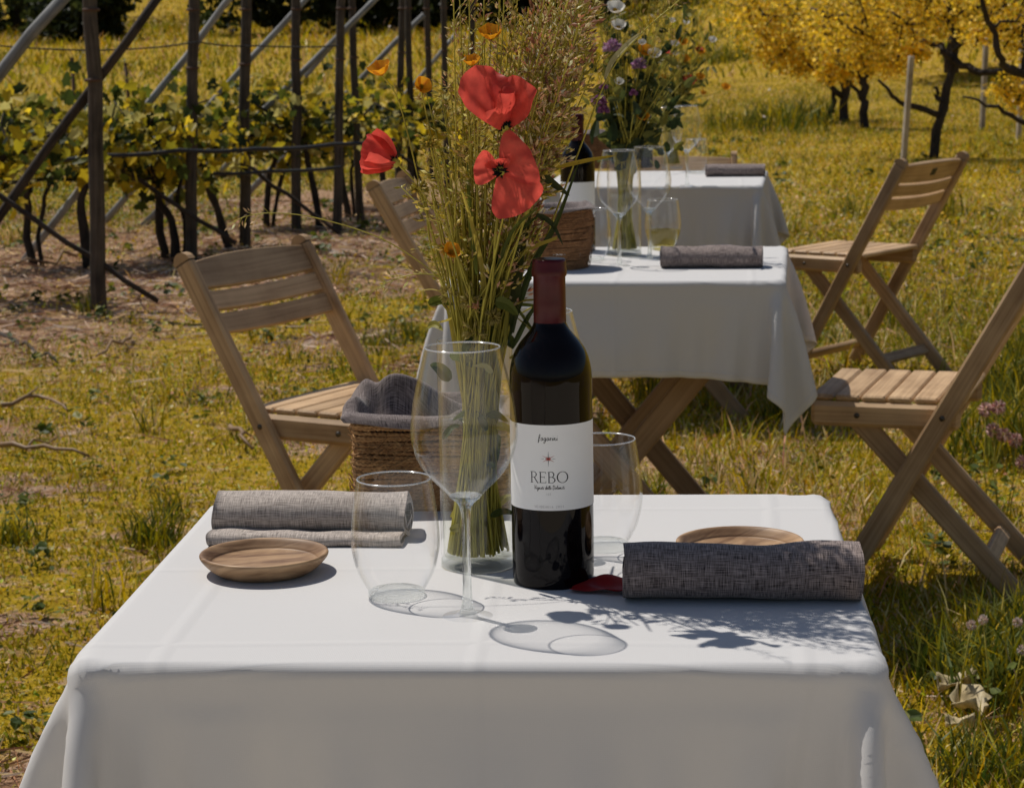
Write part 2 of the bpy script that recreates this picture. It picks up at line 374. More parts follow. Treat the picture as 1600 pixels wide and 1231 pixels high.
ys = np.concatenate([np.linspace(-14, 1.5, 12), np.linspace(1.7, 18, 137), np.linspace(18.5, 30, 20), np.geomspace(32, 420, 40)])
xs = np.concatenate([-np.geomspace(300, 8, 24), np.linspace(-7, -5.2, 6), np.linspace(-5, 4, 91), np.linspace(4.3, 7, 8), np.geomspace(8, 300, 24)])
XX, YY = np.meshgrid(xs, ys); g = MB()
g.grid(np.stack([XX, YY, gz(XX, YY)], -1))
def groundmat():
    m, ns, ln, b = new_mat('meadow_soil')
    tc = N(ns, 'ShaderNodeTexCoord')
    def noi(sc, det=6, rough=.6):
        n = N(ns, 'ShaderNodeTexNoise'); n.inputs['Scale'].default_value = sc; n.inputs['Detail'].default_value = det; n.inputs['Roughness'].default_value = rough
        ln.new(tc.outputs['Object'], n.inputs['Vector']); return n
    n1, n2, n3 = noi(1.4), noi(14), noi(90)
    earth = ramp(ns, [(.36, (.13, .07, .036)), (.50, (.42, .25, .145)), (.63, (.72, .54, .39))])
    em = N(ns, 'ShaderNodeMix', data_type='FLOAT'); em.inputs[0].default_value = .45; n4 = noi(5, 8, .75); ln.new(n3.outputs['Fac'], em.inputs[2]); ln.new(n4.outputs['Fac'], em.inputs[3]); ln.new(em.outputs[0], earth.inputs[0])
    moss = ramp(ns, [(.3, (.22, .15, .01)), (.55, (.50, .33, .015)), (.75, (.60, .40, .02))]); ln.new(n2.outputs['Fac'], moss.inputs[0])
    cx = N(ns, 'ShaderNodeVertexColor'); cx.layer_name = 'soil'
    mm = N(ns, 'ShaderNodeMath', operation='MULTIPLY_ADD'); ln.new(n2.outputs['Fac'], mm.inputs[0]); mm.inputs[1].default_value = 1.3; mm.inputs[2].default_value = -.25
    ad = N(ns, 'ShaderNodeMath', operation='ADD', use_clamp=True); sp = N(ns, 'ShaderNodeSeparateColor'); ln.new(cx.outputs['Color'], sp.inputs[0])
    ln.new(mm.outputs[0], ad.inputs[0]); ln.new(sp.outputs[0], ad.inputs[1])
    st = ramp(ns, [(.42, (0, 0, 0)), (.60, (1, 1, 1))]); ln.new(ad.outputs[0], st.inputs[0])
    mx = N(ns, 'ShaderNodeMix', data_type='RGBA'); ln.new(st.outputs[0], mx.inputs['Factor']); ln.new(moss.outputs[0], mx.inputs[6]); ln.new(earth.outputs[0], mx.inputs[7])
    ln.new(mx.outputs[2], b.inputs['Base Color'])
    bp = N(ns, 'ShaderNodeBump'); bp.inputs['Strength'].default_value = .8; bp.inputs['Distance'].default_value = .03
    ln.new(n3.outputs['Fac'], bp.inputs['Height']); ln.new(bp.outputs[0], b.inputs['Normal'])
    b.inputs['Roughness'].default_value = 1; b.inputs['Specular IOR Level'].default_value = .1
    return m
go = g.build('ground', groundmat()); go['kind'] = 'structure'
ca = go.data.color_attributes.new('soil', 'FLOAT_COLOR', 'POINT')
sv = (.55*soil(XX, YY)+.5*bald(XX, YY)-.25*sstep(16, 30, YY)).ravel(); ca.data.foreach_set('color', np.stack([np.clip(sv, 0, 1)]*3+[np.ones_like(sv)], 1).astype(np.float32).ravel())

# pale ground sheet added out of frame to bounce light onto the front cloth
bounce = MB(); py_ = np.linspace(-9, -.25, 40); px_ = np.linspace(-9, 9, 80); PX, PY = np.meshgrid(px_, py_)
PY2 = np.where(PY > -.3, PY+.10*np.sin(PX*1.7)+.06*np.sin(PX*4.1+1), PY); bounce.grid(np.stack([PX, PY2, .006+.004*np.sin(PX*9)*np.sin(PY*7)], -1))
po_ = bounce.build('bounce_ground', plain('pale_bounce', (.70, .60, .46), rough=1, spec=.1, noise=.3, scale=160)); po_['kind'] = 'structure'
# ------------------------------------------------------------------ grass: blades, tufts, low leaves, straw
def field_pts(n, s0, s1, power=1.0):
    n = int(n*1.28) if n > 1 else n; s = s0+(s1-s0)*RNG.uniform(0, 1, n)**power
    t = RNG.uniform(math.tan(rad(-28)), math.tan(rad(19)), n)
    x = CAM[0]+s*t+RNG.uniform(-.5, .5, n)*np.clip(5/s, 0, 1); y = CAM[1]+s
    return x, y, s
def jit(c, n, a=.18, b=.12):
    c = np.asarray(c)[None]*np.exp(RNG.normal(0, a, (n, 1))); return np.clip(c*np.exp(RNG.normal(0, b, (n, 3))), .002, .95)
GA, GB, GC, GD, DRY = (.46, .345, .008), (.64, .44, .010), (.285, .25, .006), (.07, .10, .010), (.74, .54, .26)
def gcols(n, x, y, dry=.10, dark=.06):
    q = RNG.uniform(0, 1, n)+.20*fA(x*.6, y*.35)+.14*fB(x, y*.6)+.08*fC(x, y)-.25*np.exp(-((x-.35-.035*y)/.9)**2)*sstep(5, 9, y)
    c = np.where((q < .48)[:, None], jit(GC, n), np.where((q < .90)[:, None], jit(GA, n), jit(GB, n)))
    r = RNG.uniform(0, 1, n)+.09*(fA(y*.5, x*.7)+fB(y*.45, x*.6)).clip(-1, 1)
    c = np.where((r < dry)[:, None], jit(DRY, n), c)
    return np.where((r > 1-dark)[:, None], jit(GD, n), c)
BT = np.array([[-.5, 0, 0], [.5, 0, 0], [.42, 0, .55], [-.42, 0, .55], [0, 0, 1.0]]); BF = [(0, 1, 2, 3), (3, 2, 4)]
def blades(x, y, h, w, lean, bend):
    n = len(x); a = RNG.uniform(0, 2*math.pi, n); ca_, sa = np.cos(a), np.sin(a)
    la = RNG.uniform(0, 2*math.pi, n); lx, ly = np.cos(la)*lean, np.sin(la)*lean
    P = np.zeros((n, 5, 3)); z0 = gz(x, y)
    for k in range(5):
        u, v = BT[k, 0], BT[k, 2]; q = v**(1+bend)
        P[:, k, 0] = x+u*w*ca_+lx*h*q; P[:, k, 1] = y+u*w*sa+ly*h*q; P[:, k, 2] = z0-.004+h*v*np.sqrt(np.clip(1-(lean*.75*v)**2, .05, 1))
    return P
PS, CS = [], []
def grow(n, s0, s1, h, w, lean=(.2, .9), power=1., dry=.10, dark=.12, thin=1.0):
    x, y, s = field_pts(n, s0, s1, power); n = len(x)
    keep = RNG.uniform(0, 1, n) > np.clip(.93*soil(x, y)+.8*bald(x, y)*thin, 0, .97)
    x, y = x[keep], y[keep]; m = len(x)
    hh = h*(1-.38*(1-sstep(-.9, .3, x))*(1-sstep(9, 12, y)))*np.exp(RNG.normal(0, .35, m))*(1+.35*fB(x, y)).clip(.4, 2)
    PS.append(blades(x, y, hh, w*RNG.uniform(.6, 1.4, m), RNG.uniform(*lean, m), .5)); CS.append(gcols(m, x, y, dry, dark))
grow(90000, 2.6, 7.5, .030, .0042, lean=(.3, 1.1))
grow(30000, 2.6, 9, .055, .0040, dry=.22)
grow(170000, 7.5, 15, .030, .0052, lean=(.3, 1.3))
grow(12000, 7.5, 15, .075, .005, dry=.25, dark=.15)
grow(230000, 13, 34, .045, .0080, lean=(.4, 1.4), power=.8, dry=.12)
grow(90000, 34, 80, .12, .027, power=.8, dark=.12)
def tuft(x0, y0, r, n, h, w, cols):
    a = RNG.uniform(0, 6.28, n); q = r*RNG.uniform(0, 1, n)**.7
    x, y = x0+q*np.cos(a), y0+q*np.sin(a)
    PS.append(blades(x, y, h*RNG.uniform(.45, 1.25, n), w*RNG.uniform(.7, 1.3, n), RNG.uniform(.15, .95, n), .8)); CS.append(cols)
def mixc(n, *cs):
    i = RNG.integers(0, len(cs), n); return np.array(cs)[i]*np.exp(RNG.normal(0, .2, (n, 1)))
for (px, py, r, n, h) in [(240, 835, .07, 150, .11), (262, 790, .05, 60, .09), (20, 830, .08, 120, .08), (1560, 1060, .16, 420, .15), (1500, 1040, .10, 200, .12), (1590, 980, .10, 200, .13),
                          (1590, 700, .22, 420, .24), (1570, 620, .14, 240, .22), (1598, 560, .16, 240, .20), (1520, 1190, .10, 120, .09), (1590, 1180, .12, 160, .10), (1450, 1020, .05, 60, .10),
                          (640, 520, .12, 140, .10), (590, 530, .1, 90, .08), (1395, 500, .12, 120, .14), (1230, 640, .08, 130, .16), (1330, 330, .16, 140, .22), (1480, 330, .14, 120, .25), (1190, 360, .2, 120, .2),
                          (430, 395, .12, 80, .10), (1030, 620, .1, 140, .18), (140, 480, .08, 70, .1), (1200, 205, .7, 260, .34), (1260, 185, .5, 200, .3), (1130, 140, .5, 200, .3), (1010, 770, .06, 80, .09)]:
    p = U(px, py, .03)
    tuft(p[0], p[1], r, n, h, .0055 if h < .3 else .016, mixc(n, GC, GD, (.12, .135, .02), GA, (.16, .17, .03)))
for _ in range(150):                           # small loose tufts everywhere
    x, y, s = field_pts(1, 3, 22); 
    if soil(x, y)[0] > .5: continue
    n = 26; tuft(x[0], y[0], .05, n, RNG.uniform(.06, .15), .0055*max(1, s[0]/8), mixc(n, GC, GA, GD, DRY, GB))
P = np.concatenate(PS); Cc = np.concatenate(CS)
o = np_mesh('meadow_grass', P, BF, len(P), MAT['grass'], Cc); tag(o, 'yellow green meadow grass growing around the tables and up the slope', 'grass', kind='stuff')
# low round leaves (clover, plantain) between the blades
LT = np.array([[0, -.5, 0], [.36, -.12, .05], [.33, .3, .08], [0, .55, .02], [-.33, .3, .08], [-.36, -.12, .05]]); LF = [(0, 1, 2, 3), (0, 3, 4, 5)]
x, y, s = field_pts(80000, 2.6, 17, .9)
k = RNG.uniform(0, 1, len(x)) > np.clip(.9*soil(x, y)+.75*bald(x, y), 0, .97); x, y, s = x[k], y[k], s[k]; n = len(x)
cc = gcols(n, x, y, .06, .16)
P = scatter(LT, rand_rot(n, 1.1), RNG.uniform(.006, .015, n)*np.clip(s/7, 1, 1.8), np.stack([x, y, gz(x, y)+RNG.uniform(.004, .035, n)*np.clip(s/7, 1, 2.2)], 1))
wx, wy, ws = field_pts(420, 3, 22, .9)           # low broad-leaved weeds, darker green
wq = RNG.integers(6, 16, len(wx)); wi = np.repeat(np.arange(len(wx)), wq); nw = len(wi); an = RNG.uniform(0, 6.28, nw); rr_ = RNG.uniform(.005, .045, nw)*np.clip(ws[wi]/7, 1, 1.8)
wp = np.stack([wx[wi]+rr_*np.cos(an), wy[wi]+rr_*np.sin(an), gz(wx[wi], wy[wi])+RNG.uniform(.012, .05, nw)], 1)
wc = np.array([(.07, .10, .012), (.12, .14, .014), (.05, .075, .012), (.20, .20, .02)])[RNG.integers(0, 4, nw)]
P = np.concatenate([P, scatter(LT, rand_rot(nw, .9), RNG.uniform(.016, .034, nw)*np.clip(ws[wi]/8, 1, 1.7), wp)]); cc = np.concatenate([cc, wc]); n += nw
o = np_mesh('ground_cover', P, LF, n, MAT['grass'], cc); tag(o, 'small yellow green leaves of low plants covering the ground', 'ground cover', kind='stuff')
# straw, prunings and chips
STT = np.array([[-.5, -.02, 0], [.5, -.02, 0], [.5, .02, .0], [-.5, .02, 0], [-.5, 0, .03], [.5, 0, .03]]); STF = [(0, 1, 5, 4), (3, 4, 5, 2)]
x, y, s = field_pts(90000, 2.8, 16)
k = RNG.uniform(0, 1, len(x)) < .03+.75*soil(x, y)+.8*bald(x, y); x, y, s = x[k], y[k], s[k]; n = len(x)
P = scatter(STT, rand_rot(n, .35), RNG.uniform(.10, 1, n)**2.2*.11*np.clip(s/6, 1, 1.8), np.stack([x, y, gz(x, y)+RNG.uniform(.003, .014, n)], 1))
o = np_mesh('straw_litter', P, STF, n, MAT['grass'], mixc(n, DRY, (.70, .54, .40), (.46, .27, .15), (.76, .62, .50), (.26, .13, .07), (.40, .21, .12)))
tag(o, 'pale dry straw and wood chips scattered on the bare patches', 'straw', kind='stuff')
# tiny meadow flowers far and near
pts = []
for _ in range(420):
    x, y, s = field_pts(1, 6, 60, .8)
    if x[0] < -1.2 and y[0] < 16: continue
    pts.append((x[0], y[0], gz(x[0], y[0])+RNG.uniform(.05, .16)*(1 if y[0] < 16 else 2.0), s[0]))
pts = np.array(pts); n = len(pts)
P = scatter(LT, rand_rot(n, 1.0), .012+.0011*pts[:, 3], pts[:, :3])
o = np_mesh('meadow_flowers', P, LF, n, MAT['grass'], mixc(n, (.75, .70, .62), (.72, .62, .55), (.75, .45, .03), (.8, .5, .04), (.6, .6, .45)))
tag(o, 'tiny white and yellow flowers dotted through the meadow', 'wildflowers', kind='stuff')

def leaf_cloud(n, centres, radii, size, cols, flat=.75, shell=.45):
    """leaf faces spread through ellipsoids"""
    i = RNG.integers(0, len(centres), n); d = RNG.normal(size=(n, 3)); d /= np.linalg.norm(d, axis=1, keepdims=True)
    q = RNG.uniform(shell, 1, n)**.6
    p = np.array(centres)[i]+d*np.array(radii)[i].reshape(n, -1)*np.stack([np.ones(n), np.ones(n), np.full(n, flat)], 1)*q[:, None]
    return scatter(LT, rand_rot(n), RNG.uniform(.6, 1.4, n)*size, p), cols

# ------------------------------------------------------------------ far trees and bushes
def wobble(p0, p1, n=6, a=.04):
    p0, p1 = V(*p0), V(*p1); L = np.linalg.norm(p1-p0)
    return [p0+(p1-p0)*t+(RNG.normal(size=3)*a*L if 0 < t < 1 else 0) for t in np.linspace(0, 1, n)]
def far_tree(x, y, h, r, label, low=.12, leafn=2600, leaf=.20, cols=None, name='tree', group='trees at the far edge of the meadow'):
    z = float(gz(x, y)); t = thing(name, label, 'tree' if name == 'tree' else 'bush', (x, y, z), group=group)
    m = MB(); m.tube(wobble((0, 0, -.2), (0, 0, h*.75), 6, .02), list(np.linspace(.055*h**.8, .02, 6)), 8)
    for k in range(7):
        a = RNG.uniform(0, 6.28); z0 = h*RNG.uniform(.15, .6)
        m.tube(wobble((0, 0, z0), (r*.8*math.cos(a), r*.8*math.sin(a), z0+h*RNG.uniform(.1, .3)), 5, .05), list(np.linspace(.022*h**.8, .008, 5)), 6)
    m.build('trunk', MAT['bark'], t)
    cs, rs = [], []
    for k in range(16):
        a = RNG.uniform(0, 6.28); q = r*RNG.uniform(.1, .85); zz = h*RNG.uniform(low, .95)
        cs.append((q*math.cos(a), q*math.sin(a), zz)); rs.append((r*RNG.uniform(.25, .5),))
    P, c = leaf_cloud(leafn, cs, np.repeat(np.array(rs), 3, 1), leaf, mixc(leafn, *(cols or [(.045, .06, .015), (.07, .08, .018), (.03, .042, .012), (.12, .115, .02)])))
    np_mesh('crown', P, LF, leafn, MAT['leaf'], c, t)
    return t
dk = [(.03, .042, .012), (.045, .055, .014), (.022, .03, .01)]
far = [(-19.0, 50, 5.0, 3.2, 'dark broad tree at the far left edge of the meadow', 0.05), (-15.2, 53, 4.2, 2.6, 'dark tree second from the left along the far meadow edge', .05),
       (-12.4, 48, 2.0, 1.5, 'low dark round bush behind the second vineyard post', .02), (-10.3, 57, 5.5, 2.7, 'yellow green tree standing behind the left vineyard posts', .2),
       (-8.3, 49, 2.3, 1.7, 'low dark bush behind the third and fourth vineyard posts', .02), (-5.8, 50, 2.4, 1.8, 'dark wide bush behind the middle vineyard posts', .02),
       (-6.6, 60, 6.0, 2.8, 'tall tree with bare lower trunk behind the vineyard posts', .3), (-2.9, 51, 3.0, 2.3, 'dark dense bush behind the grass stems of the bouquet', .02),
       (-1.0, 50, 3.4, 1.7, 'black shaded tree behind the top of the front bouquet', .02), (-.1, 55, 4.2, 1.8, 'shaded tree where the lit slope begins, behind the bouquets', .02),
       (-17, 66, 7, 3.5, 'tall dark tree in the second row behind the meadow, leftmost', .1), (-9.5, 68, 7, 3.4, 'tall tree in the second row behind the meadow, middle', .1), (-3.5, 66, 7, 3.2, 'tall tree in the second row behind the meadow, right', .1)]
for i, (x, y, h, r, lb, low) in enumerate(far):
    far_tree(x, y, h, r, lb, low, leafn=3600, leaf=.17 if y < 60 else .26, cols=dk if i not in (3, 6) else [(.22, .19, .03), (.30, .24, .03), (.09, .09, .02)], name='bush' if h < 3.1 else 'tree')

# ------------------------------------------------------------------ vineyard on the left: posts, braces, hoses, vines
def polytube(pts, r0, r1, n=8, a=0.):
    m = MB(); pts = [V(*p) for p in pts]; k = len(pts)
    m.tube(pts, list(np.linspace(r0, r1, k)), n); return m
posts = [((155, 470), (140, -60), .034, 'thick weathered post nearest the tables, standing left on bare soil'), ((296, 393), (302, -60), .031, 'weathered post behind the left chair back, second from the left'),
         ((380, 370), (383, -60), .031, 'weathered post third from the left, above the top slat of the chair'), ((461, 345), (464, -60), .029, 'weathered post fourth from the left in the vineyard'),
         ((524, 345), (535, -60), .027, 'weathered post fifth from the left, right of the chair back'), ((563, 331), (547, -60), .024, 'thin post leaning left, close to the fifth post'),
         ((620, 300), (630, -60), .025, 'post behind the red poppy at left of the bouquet'), ((642, 304), (637, -60), .023, 'thin post just right of the one behind the left poppy'),
         ((676, 270), (664, -60), .025, 'post behind the feathery grass left of the bouquet'), ((697, 290), (693, -60), .023, 'thin post behind the bouquet stems'), ((733, 272), (739, -60), .025, 'post hidden behind the large red poppies')]
POSTY = []
for (b, t, r, lb) in posts:
    p0 = U(b[0], b[1], .06); p0[2] = -.15; p1 = D(t[0], t[1], p0[1]+.02)
    POSTY.append(p0[1])
    top = p0+(p1-p0)*((2.15+.15)/(p1[2]-p0[2]))                      # the posts run on above the frame
    th = thing('vineyard_post', lb, 'post', (p0[0], p0[1], 0), group='wooden posts of the vineyard')
    m = MB(); pts = [p0+(top-p0)*q+np.array([RNG.normal(0, .004), RNG.normal(0, .004), 0]) for q in np.linspace(0, 1, 9)]
    m.tube(pts, [r*1.12]+list(np.linspace(r*1.05, r*.88, 8)), 10); m.build('pole', MAT['post'], th, shift=(p0[0], p0[1], 0))
    for hz in (1.02, 1.32):
        q = (hz+.15)/2.3; c = p0+(top-p0)*q; w = MB()
        w.lathe([(r*.9, -.007), (r*1.02+.004, -.005), (r*1.02+.005, 0), (r*1.02+.004, .005), (r*.9, .007)], 12, tuple(c)); w.build('wire_tie', MAT['stake'], th, shift=(p0[0], p0[1], 0))
braces = [((48, 395), (358, 0), .020, 'grey inclined pole crossing behind the two leftmost posts'), ((165, 345), (449, 30), .020, 'grey inclined pole rising to the fourth post'), ((232, 345), (548, 39), .020, 'grey inclined pole rising to the thin leaning post'),
          ((330, 285), (527, 63), .019, 'grey inclined pole crossing behind the fourth post'), ((388, 304), (621, 65), .021, 'pale inclined pole rising towards the post behind the left poppy'), ((532, 262), (686, 86), .019, 'pale inclined pole behind the left poppy and feathery grass'),
          ((-60, 190), (98, 0), .030, 'thick pale inclined pole in the top left corner')]
for (b, t, r, lb) in braces:
    p0 = U(b[0], b[1], .05) if b[0] > 0 else D(b[0], b[1], 8.2); p1 = D(t[0], t[1], p0[1]+.1)
    dv = p1-p0; p1 = p0+dv*1.18; p0 = p0-dv*(.03 if b[0] > 0 else (p0[2]+.05)/dv[2])
    o = polytube([p0+(p1-p0)*q+RNG.normal(0, .004, 3) for q in np.linspace(0, 1, 7)], r*1.05, r*.9).build('brace_pole', MAT['pole'], shift=p0); tag(o, lb, 'pole', 'inclined grey poles of the vineyard')
dark = [((-40, 392), (243, 0), .022, 'dark inclined pole rising from the left edge past the first post', 7.75), ((-60, 265), (235, 465), .013, 'dark thin pole sloping down right to the foot of the first post', 7.7),
        ((164, 249), (365, 378), .013, 'dark thin pole sloping down behind the second post', 9.7), ((390, 262), (530, 365), .013, 'dark thin pole sloping down behind the fourth post', 11.2), ((600, 222), (690, 290), .012, 'dark thin pole sloping down behind the left poppy', 13)]
for (b, t, r, lb, Y) in dark:
    p0 = D(b[0], b[1], Y); p1 = D(t[0], t[1], Y+.05)
    if p1[2] > p0[2] and p0[2] > .05: p0 = p0-(p1-p0)*(p0[2]+.05)/(p1[2]-p0[2])
    o = polytube([p0+(p1-p0)*q+RNG.normal(0, .006, 3) for q in np.linspace(-.04, 1.03, 8)], r, r*.9).build('brace_pole', MAT['bark'], shift=p0); tag(o, lb, 'pole', 'dark sloping poles of the vineyard')
hoses = [([(-80, 262), (60, 250), (150, 243), (280, 235), (400, 233), (520, 226), (640, 215)], 8.6, .011, 'black upper irrigation hose strung between the vineyard posts'),
         ([(-80, 288), (80, 279), (200, 280), (300, 270), (420, 268), (560, 258)], 9.4, .010, 'black lower irrigation hose sagging between the vineyard posts'),
         ([(-60, 66), (150, 79), (310, 66), (400, 72), (560, 70)], 9.2, .004, 'thin dark wire high between the vineyard posts')]
for (pl, Y, r, lb) in hoses:
    pts = [D(px, py, Y+.28*i) for i, (px, py) in enumerate(pl)]
    fin = []
    for a, b in zip(pts[:-1], pts[1:]): fin += [a+(b-a)*q+np.array([0, 0, -.010*math.sin(math.pi*q)]) for q in np.linspace(0, 1, 6)[:-1]]
    o = polytube(fin, r, r, 6).build('irrigation_hose' if r > .005 else 'trellis_wire', MAT['hose'], shift=fin[0]); tag(o, lb, 'hose' if r > .005 else 'wire')
for (b, t, lb, Y) in [((118, 150), (112, 92), 'rusty thin stake left of the first post, out in the meadow', 19), ((202, 135), (196, 100), 'rusty short stake between the first two posts, out in the meadow', 22)]:
    p1 = D(t[0], t[1], Y); p0 = D(b[0], b[1], Y); p0 = np.array([p0[0], Y, float(gz(p0[0], Y))-.1])
    m = MB(); m.tube([p0, (p0+p1)/2+[.004, 0, 0], p1], [.02, .019, .018], 8); m.lathe([(.0001, 0), (.022, .003), (.022, .012), (.0001, .016)], 8, tuple(p1-[0, 0, .004]))
    tag(m.build('metal_stake', MAT['stake'], shift=p0), lb, 'stake')
# the vines
VT = np.array([[0, -.38, 0], [.30, -.5, .03], [.34, -.12, .05], [.55, .08, -.02], [.28, .2, .04], [.22, .46, 0], [0, .62, -.06], [-.22, .46, 0], [-.28, .2, .04], [-.55, .08, -.02], [-.34, -.12, .05], [-.30, -.5, .03]])
VF = [(0, 1, 2, 3, 4, 5, 6), (0, 6, 7, 8, 9, 10, 11)]
vines = [([(50, 396), (38, 350), (40, 290), (22, 222)], 9.7, 'vine with thin bent trunk at the left edge of the vineyard'), ([(136, 390), (132, 330), (136, 270), (140, 235)], 9.6, 'vine with straight trunk just left of the first post'),
         ([(285, 399), (262, 350), (245, 300), (236, 255)], 9.9, 'vine with split trunk left of the second post'), ([(262, 388), (250, 330), (244, 262)], 10.1, 'slim vine trunk between the first and second posts'), ([(360, 372), (342, 325), (318, 275), (300, 240)], 10.6, 'vine leaning left between the second and third posts'),
         ([(416, 332), (414, 290), (428, 225)], 11.9, 'vine with forked trunk between the third and fourth posts'), ([(496, 322), (484, 270), (476, 215)], 11.8, 'vine with hooked trunk between the fourth and fifth posts'), ([(540, 306), (534, 260), (528, 215)], 12.6, 'vine trunk between the fifth post and the leaning post'),
         ([(606, 288), (596, 250), (590, 205)], 13.4, 'vine trunk behind the left poppy'), ([(658, 300), (648, 260), (640, 210)], 13.6, 'vine trunk left of the bouquet'), ([(-30, 430), (-20, 350), (-10, 260)], 8.3, 'vine with large dark leaves just inside the left edge')]
for i, (pl, Y, lb) in enumerate(vines):
    base = D(*pl[0], Y); base[2] = 0
    t = thing('grape_vine', lb, 'vine', base, group='grape vines between the posts')
    pts = [D(px, py, Y)+RNG.normal(0, .012, 3) for px, py in pl]; pts[0][2] = -.05
    m = MB(); fine = []
    for a, b in zip(pts[:-1], pts[1:]): fine += [a+(b-a)*q+RNG.normal(0, .008, 3) for q in (0, .33, .66)]
    fine.append(pts[-1]); k = len(fine)
    m.tube(fine, [.021*(1.25-.6*j/k)*RNG.uniform(.85, 1.2) for j in range(k)], 8)
    if i in (2, 5, 0, 7): m.tube([p+np.array([.03+.012*j, .02, 0]) for j, p in enumerate(fine)], [.013*RNG.uniform(.8, 1.2) for _ in fine], 7)
    top = fine[-1]; cs = []
    for q in range(7):                         # arms and shoots
        e = top+np.array([RNG.uniform(-.42, .42), RNG.uniform(-.3, .3), RNG.uniform(-.02, .34)]); w = wobble(top, e, 5, .07)
        m.tube(w, list(np.linspace(.014, .004, 5)), 6); cs += w[1:]
    m.build('trunk', MAT['bark'], t, shift=base)
    n = 400
    c = np.array(cs)[RNG.integers(0, len(cs), n)]+RNG.normal(0, 1, (n, 3))*[.11, .11, .075]
    c[:, 2] -= np.abs(RNG.normal(0, .04, n))
    col = mixc(n, (.05, .07, .014), (.11, .13, .015), (.38, .31, .018), (.55, .41, .02), (.66, .47, .025), (.03, .045, .012), (.50, .44, .14), (.30, .27, .02))
    np_mesh('foliage', scatter(VT, rand_rot(n, 1.5), RNG.uniform(.028, .085, n), c), VF, n, MAT['leaf'], col, t, shift=base)
# prunings lying on the soil
tw = [([(205, 520), (190, 540), (150, 555)], 'pale crooked twig lying left of the chair'), ([(0, 520), (40, 538), (90, 566)], 'dark stick lying on the bare soil at the left edge'), ([(0, 632), (60, 622), (105, 640)], 'grey twig lying on the grass at the left edge'), ([(0, 694), (70, 700), (140, 712)], 'long thin twig lying in the grass on the left'),
      ([(360, 665), (380, 680), (395, 700)], 'short pale twig beside the left chair post'), ([(120, 400), (60, 410), (0, 414)], 'long pale cane lying across the soil under the vines')]
for pl, lb in tw:
    pts = []
    for j, (px, py) in enumerate(pl):
        p = U(px, py, .03); p[2] = .028+.01*(j % 2); pts.append(p)
    fin = []
    for a, b in zip(pts[:-1], pts[1:]): fin += wobble(a, b, 4, .05)[:-1]
    fin.append(pts[-1]); fork = fin[2]
    m = MB(); m.tube(fin, list(np.linspace(.009, .004, len(fin))), 6); m.tube(wobble(fork, fork+RNG.normal(0, .08, 3)*[1, 1, .2], 4, .05), list(np.linspace(.005, .002, 4)), 5)
    o = m.build('twig', MAT['bark'] if 'dark' in lb else MAT['table'], shift=pts[0]); tag(o, lb, 'twig', 'prunings on the ground')
# dry leaves on the right
for (px, py, a, s, lb) in [(1495, 1075, .3, .075, 'pale dry curled leaf lying in the grass right of the front table, upper one'), (1515, 1108, 1.9, .08, 'pale dry broad leaf lying upright in the grass right of the front table'), (1500, 1135, .0, .05, 'small pale dry leaf lowest in the grass right of the front table')]:
    p = U(px, py, .04); m = MB(); G = np.zeros((9, 7, 3))
    for j in range(9):
        for i in range(7):
            v = j/8; u = (i/6-.5)*2; w = .42*math.sin(math.pi*min(1, v*.93+.05))**.8*(1+.25*math.sin(v*20))
            x, y = (v-.5), u*w; G[j, i] = [s*(x*math.cos(a)-y*math.sin(a)), s*(x*math.sin(a)+y*math.cos(a)), s*(.30*u*u+.12*math.sin(v*5+u*2)+.25*(v-.3)**2)]
    m.grid(G+p); o = m.build('dry_leaf', leafmat('dry_leaf', .25, base=(.58, .47, .27), jitter=.25, scale=90), shift=p, mods=[('solid', .0012)]); tag(o, lb, 'leaf', 'dry leaves in the grass')
# red clover at the right edge
for (px, py, lb) in [(1540, 640, 'pink clover head highest at the right edge, in the tall grass'), (1560, 636, 'pink clover head beside the highest one at the right edge'), (1552, 672, 'dark pink clover head in the tall grass at the right edge'), (1568, 680, 'pale pink clover head in the middle of the right edge cluster'), (1586, 688, 'pale pink clover head right of the cluster at the right edge'), (1598, 722, 'mauve clover head lowest, cut by the right edge'),
                     (1536, 968, 'small white clover head in the near right grass tuft'), (1590, 972, 'white clover head at the right edge of the near grass tuft'), (1518, 976, 'tiny white clover bud left in the near grass tuft'), (1597, 1015, 'white clover head cut by the right edge, low in the near tuft')]:
    near = py > 900; Y = 1.85 if near else 3.55
    hd = D(px, py, Y); base = np.array([hd[0]+RNG.normal(0, .03), Y+RNG.normal(0, .02), 0])
    t = thing('clover_flower', lb, 'flower', base, group='clover flowers in the grass')
    m = MB(); m.tube([base-[0, 0, .01], (base+hd)/2+RNG.normal(0, .008, 3), hd], [.0016, .0014, .0012], 6); m.build('stem', MAT['stem'], t, shift=base)
    r = .0065 if near else .013; n = 90; d = rand_rot(n)
    q = hd+d[:, :, 2]*r*.7
    ft = np.array([[-.22, 0, 0], [.22, 0, 0], [.12, 0, 1], [-.12, 0, 1], [0, .2, 0], [0, .12, 1]])
    np_mesh('flower_head', scatter(ft, d, r*.8, q), [(0, 1, 2, 3), (0, 4, 5, 3), (1, 4, 5, 2)], n, MAT['leaf'], mixc(n, *([(.72, .66, .6), (.7, .55, .5)] if near else [(.70, .50, .46), (.76, .60, .54), (.50, .27, .27)])), t, shift=base)
    for _ in range(4):
        m = MB(); q = np.array([0, 0, RNG.uniform(.25, .8)*hd[2]]); e = base+q+RNG.normal(0, .02, 3)*[1, 1, .3]; R1 = rand_rot(1, .9); l3 = LT*.024
        m.add(scatter(l3, R1, np.ones(1), e[None])[0], LF); m.build('leaf', MAT['cloverleaf'], t, shift=base)

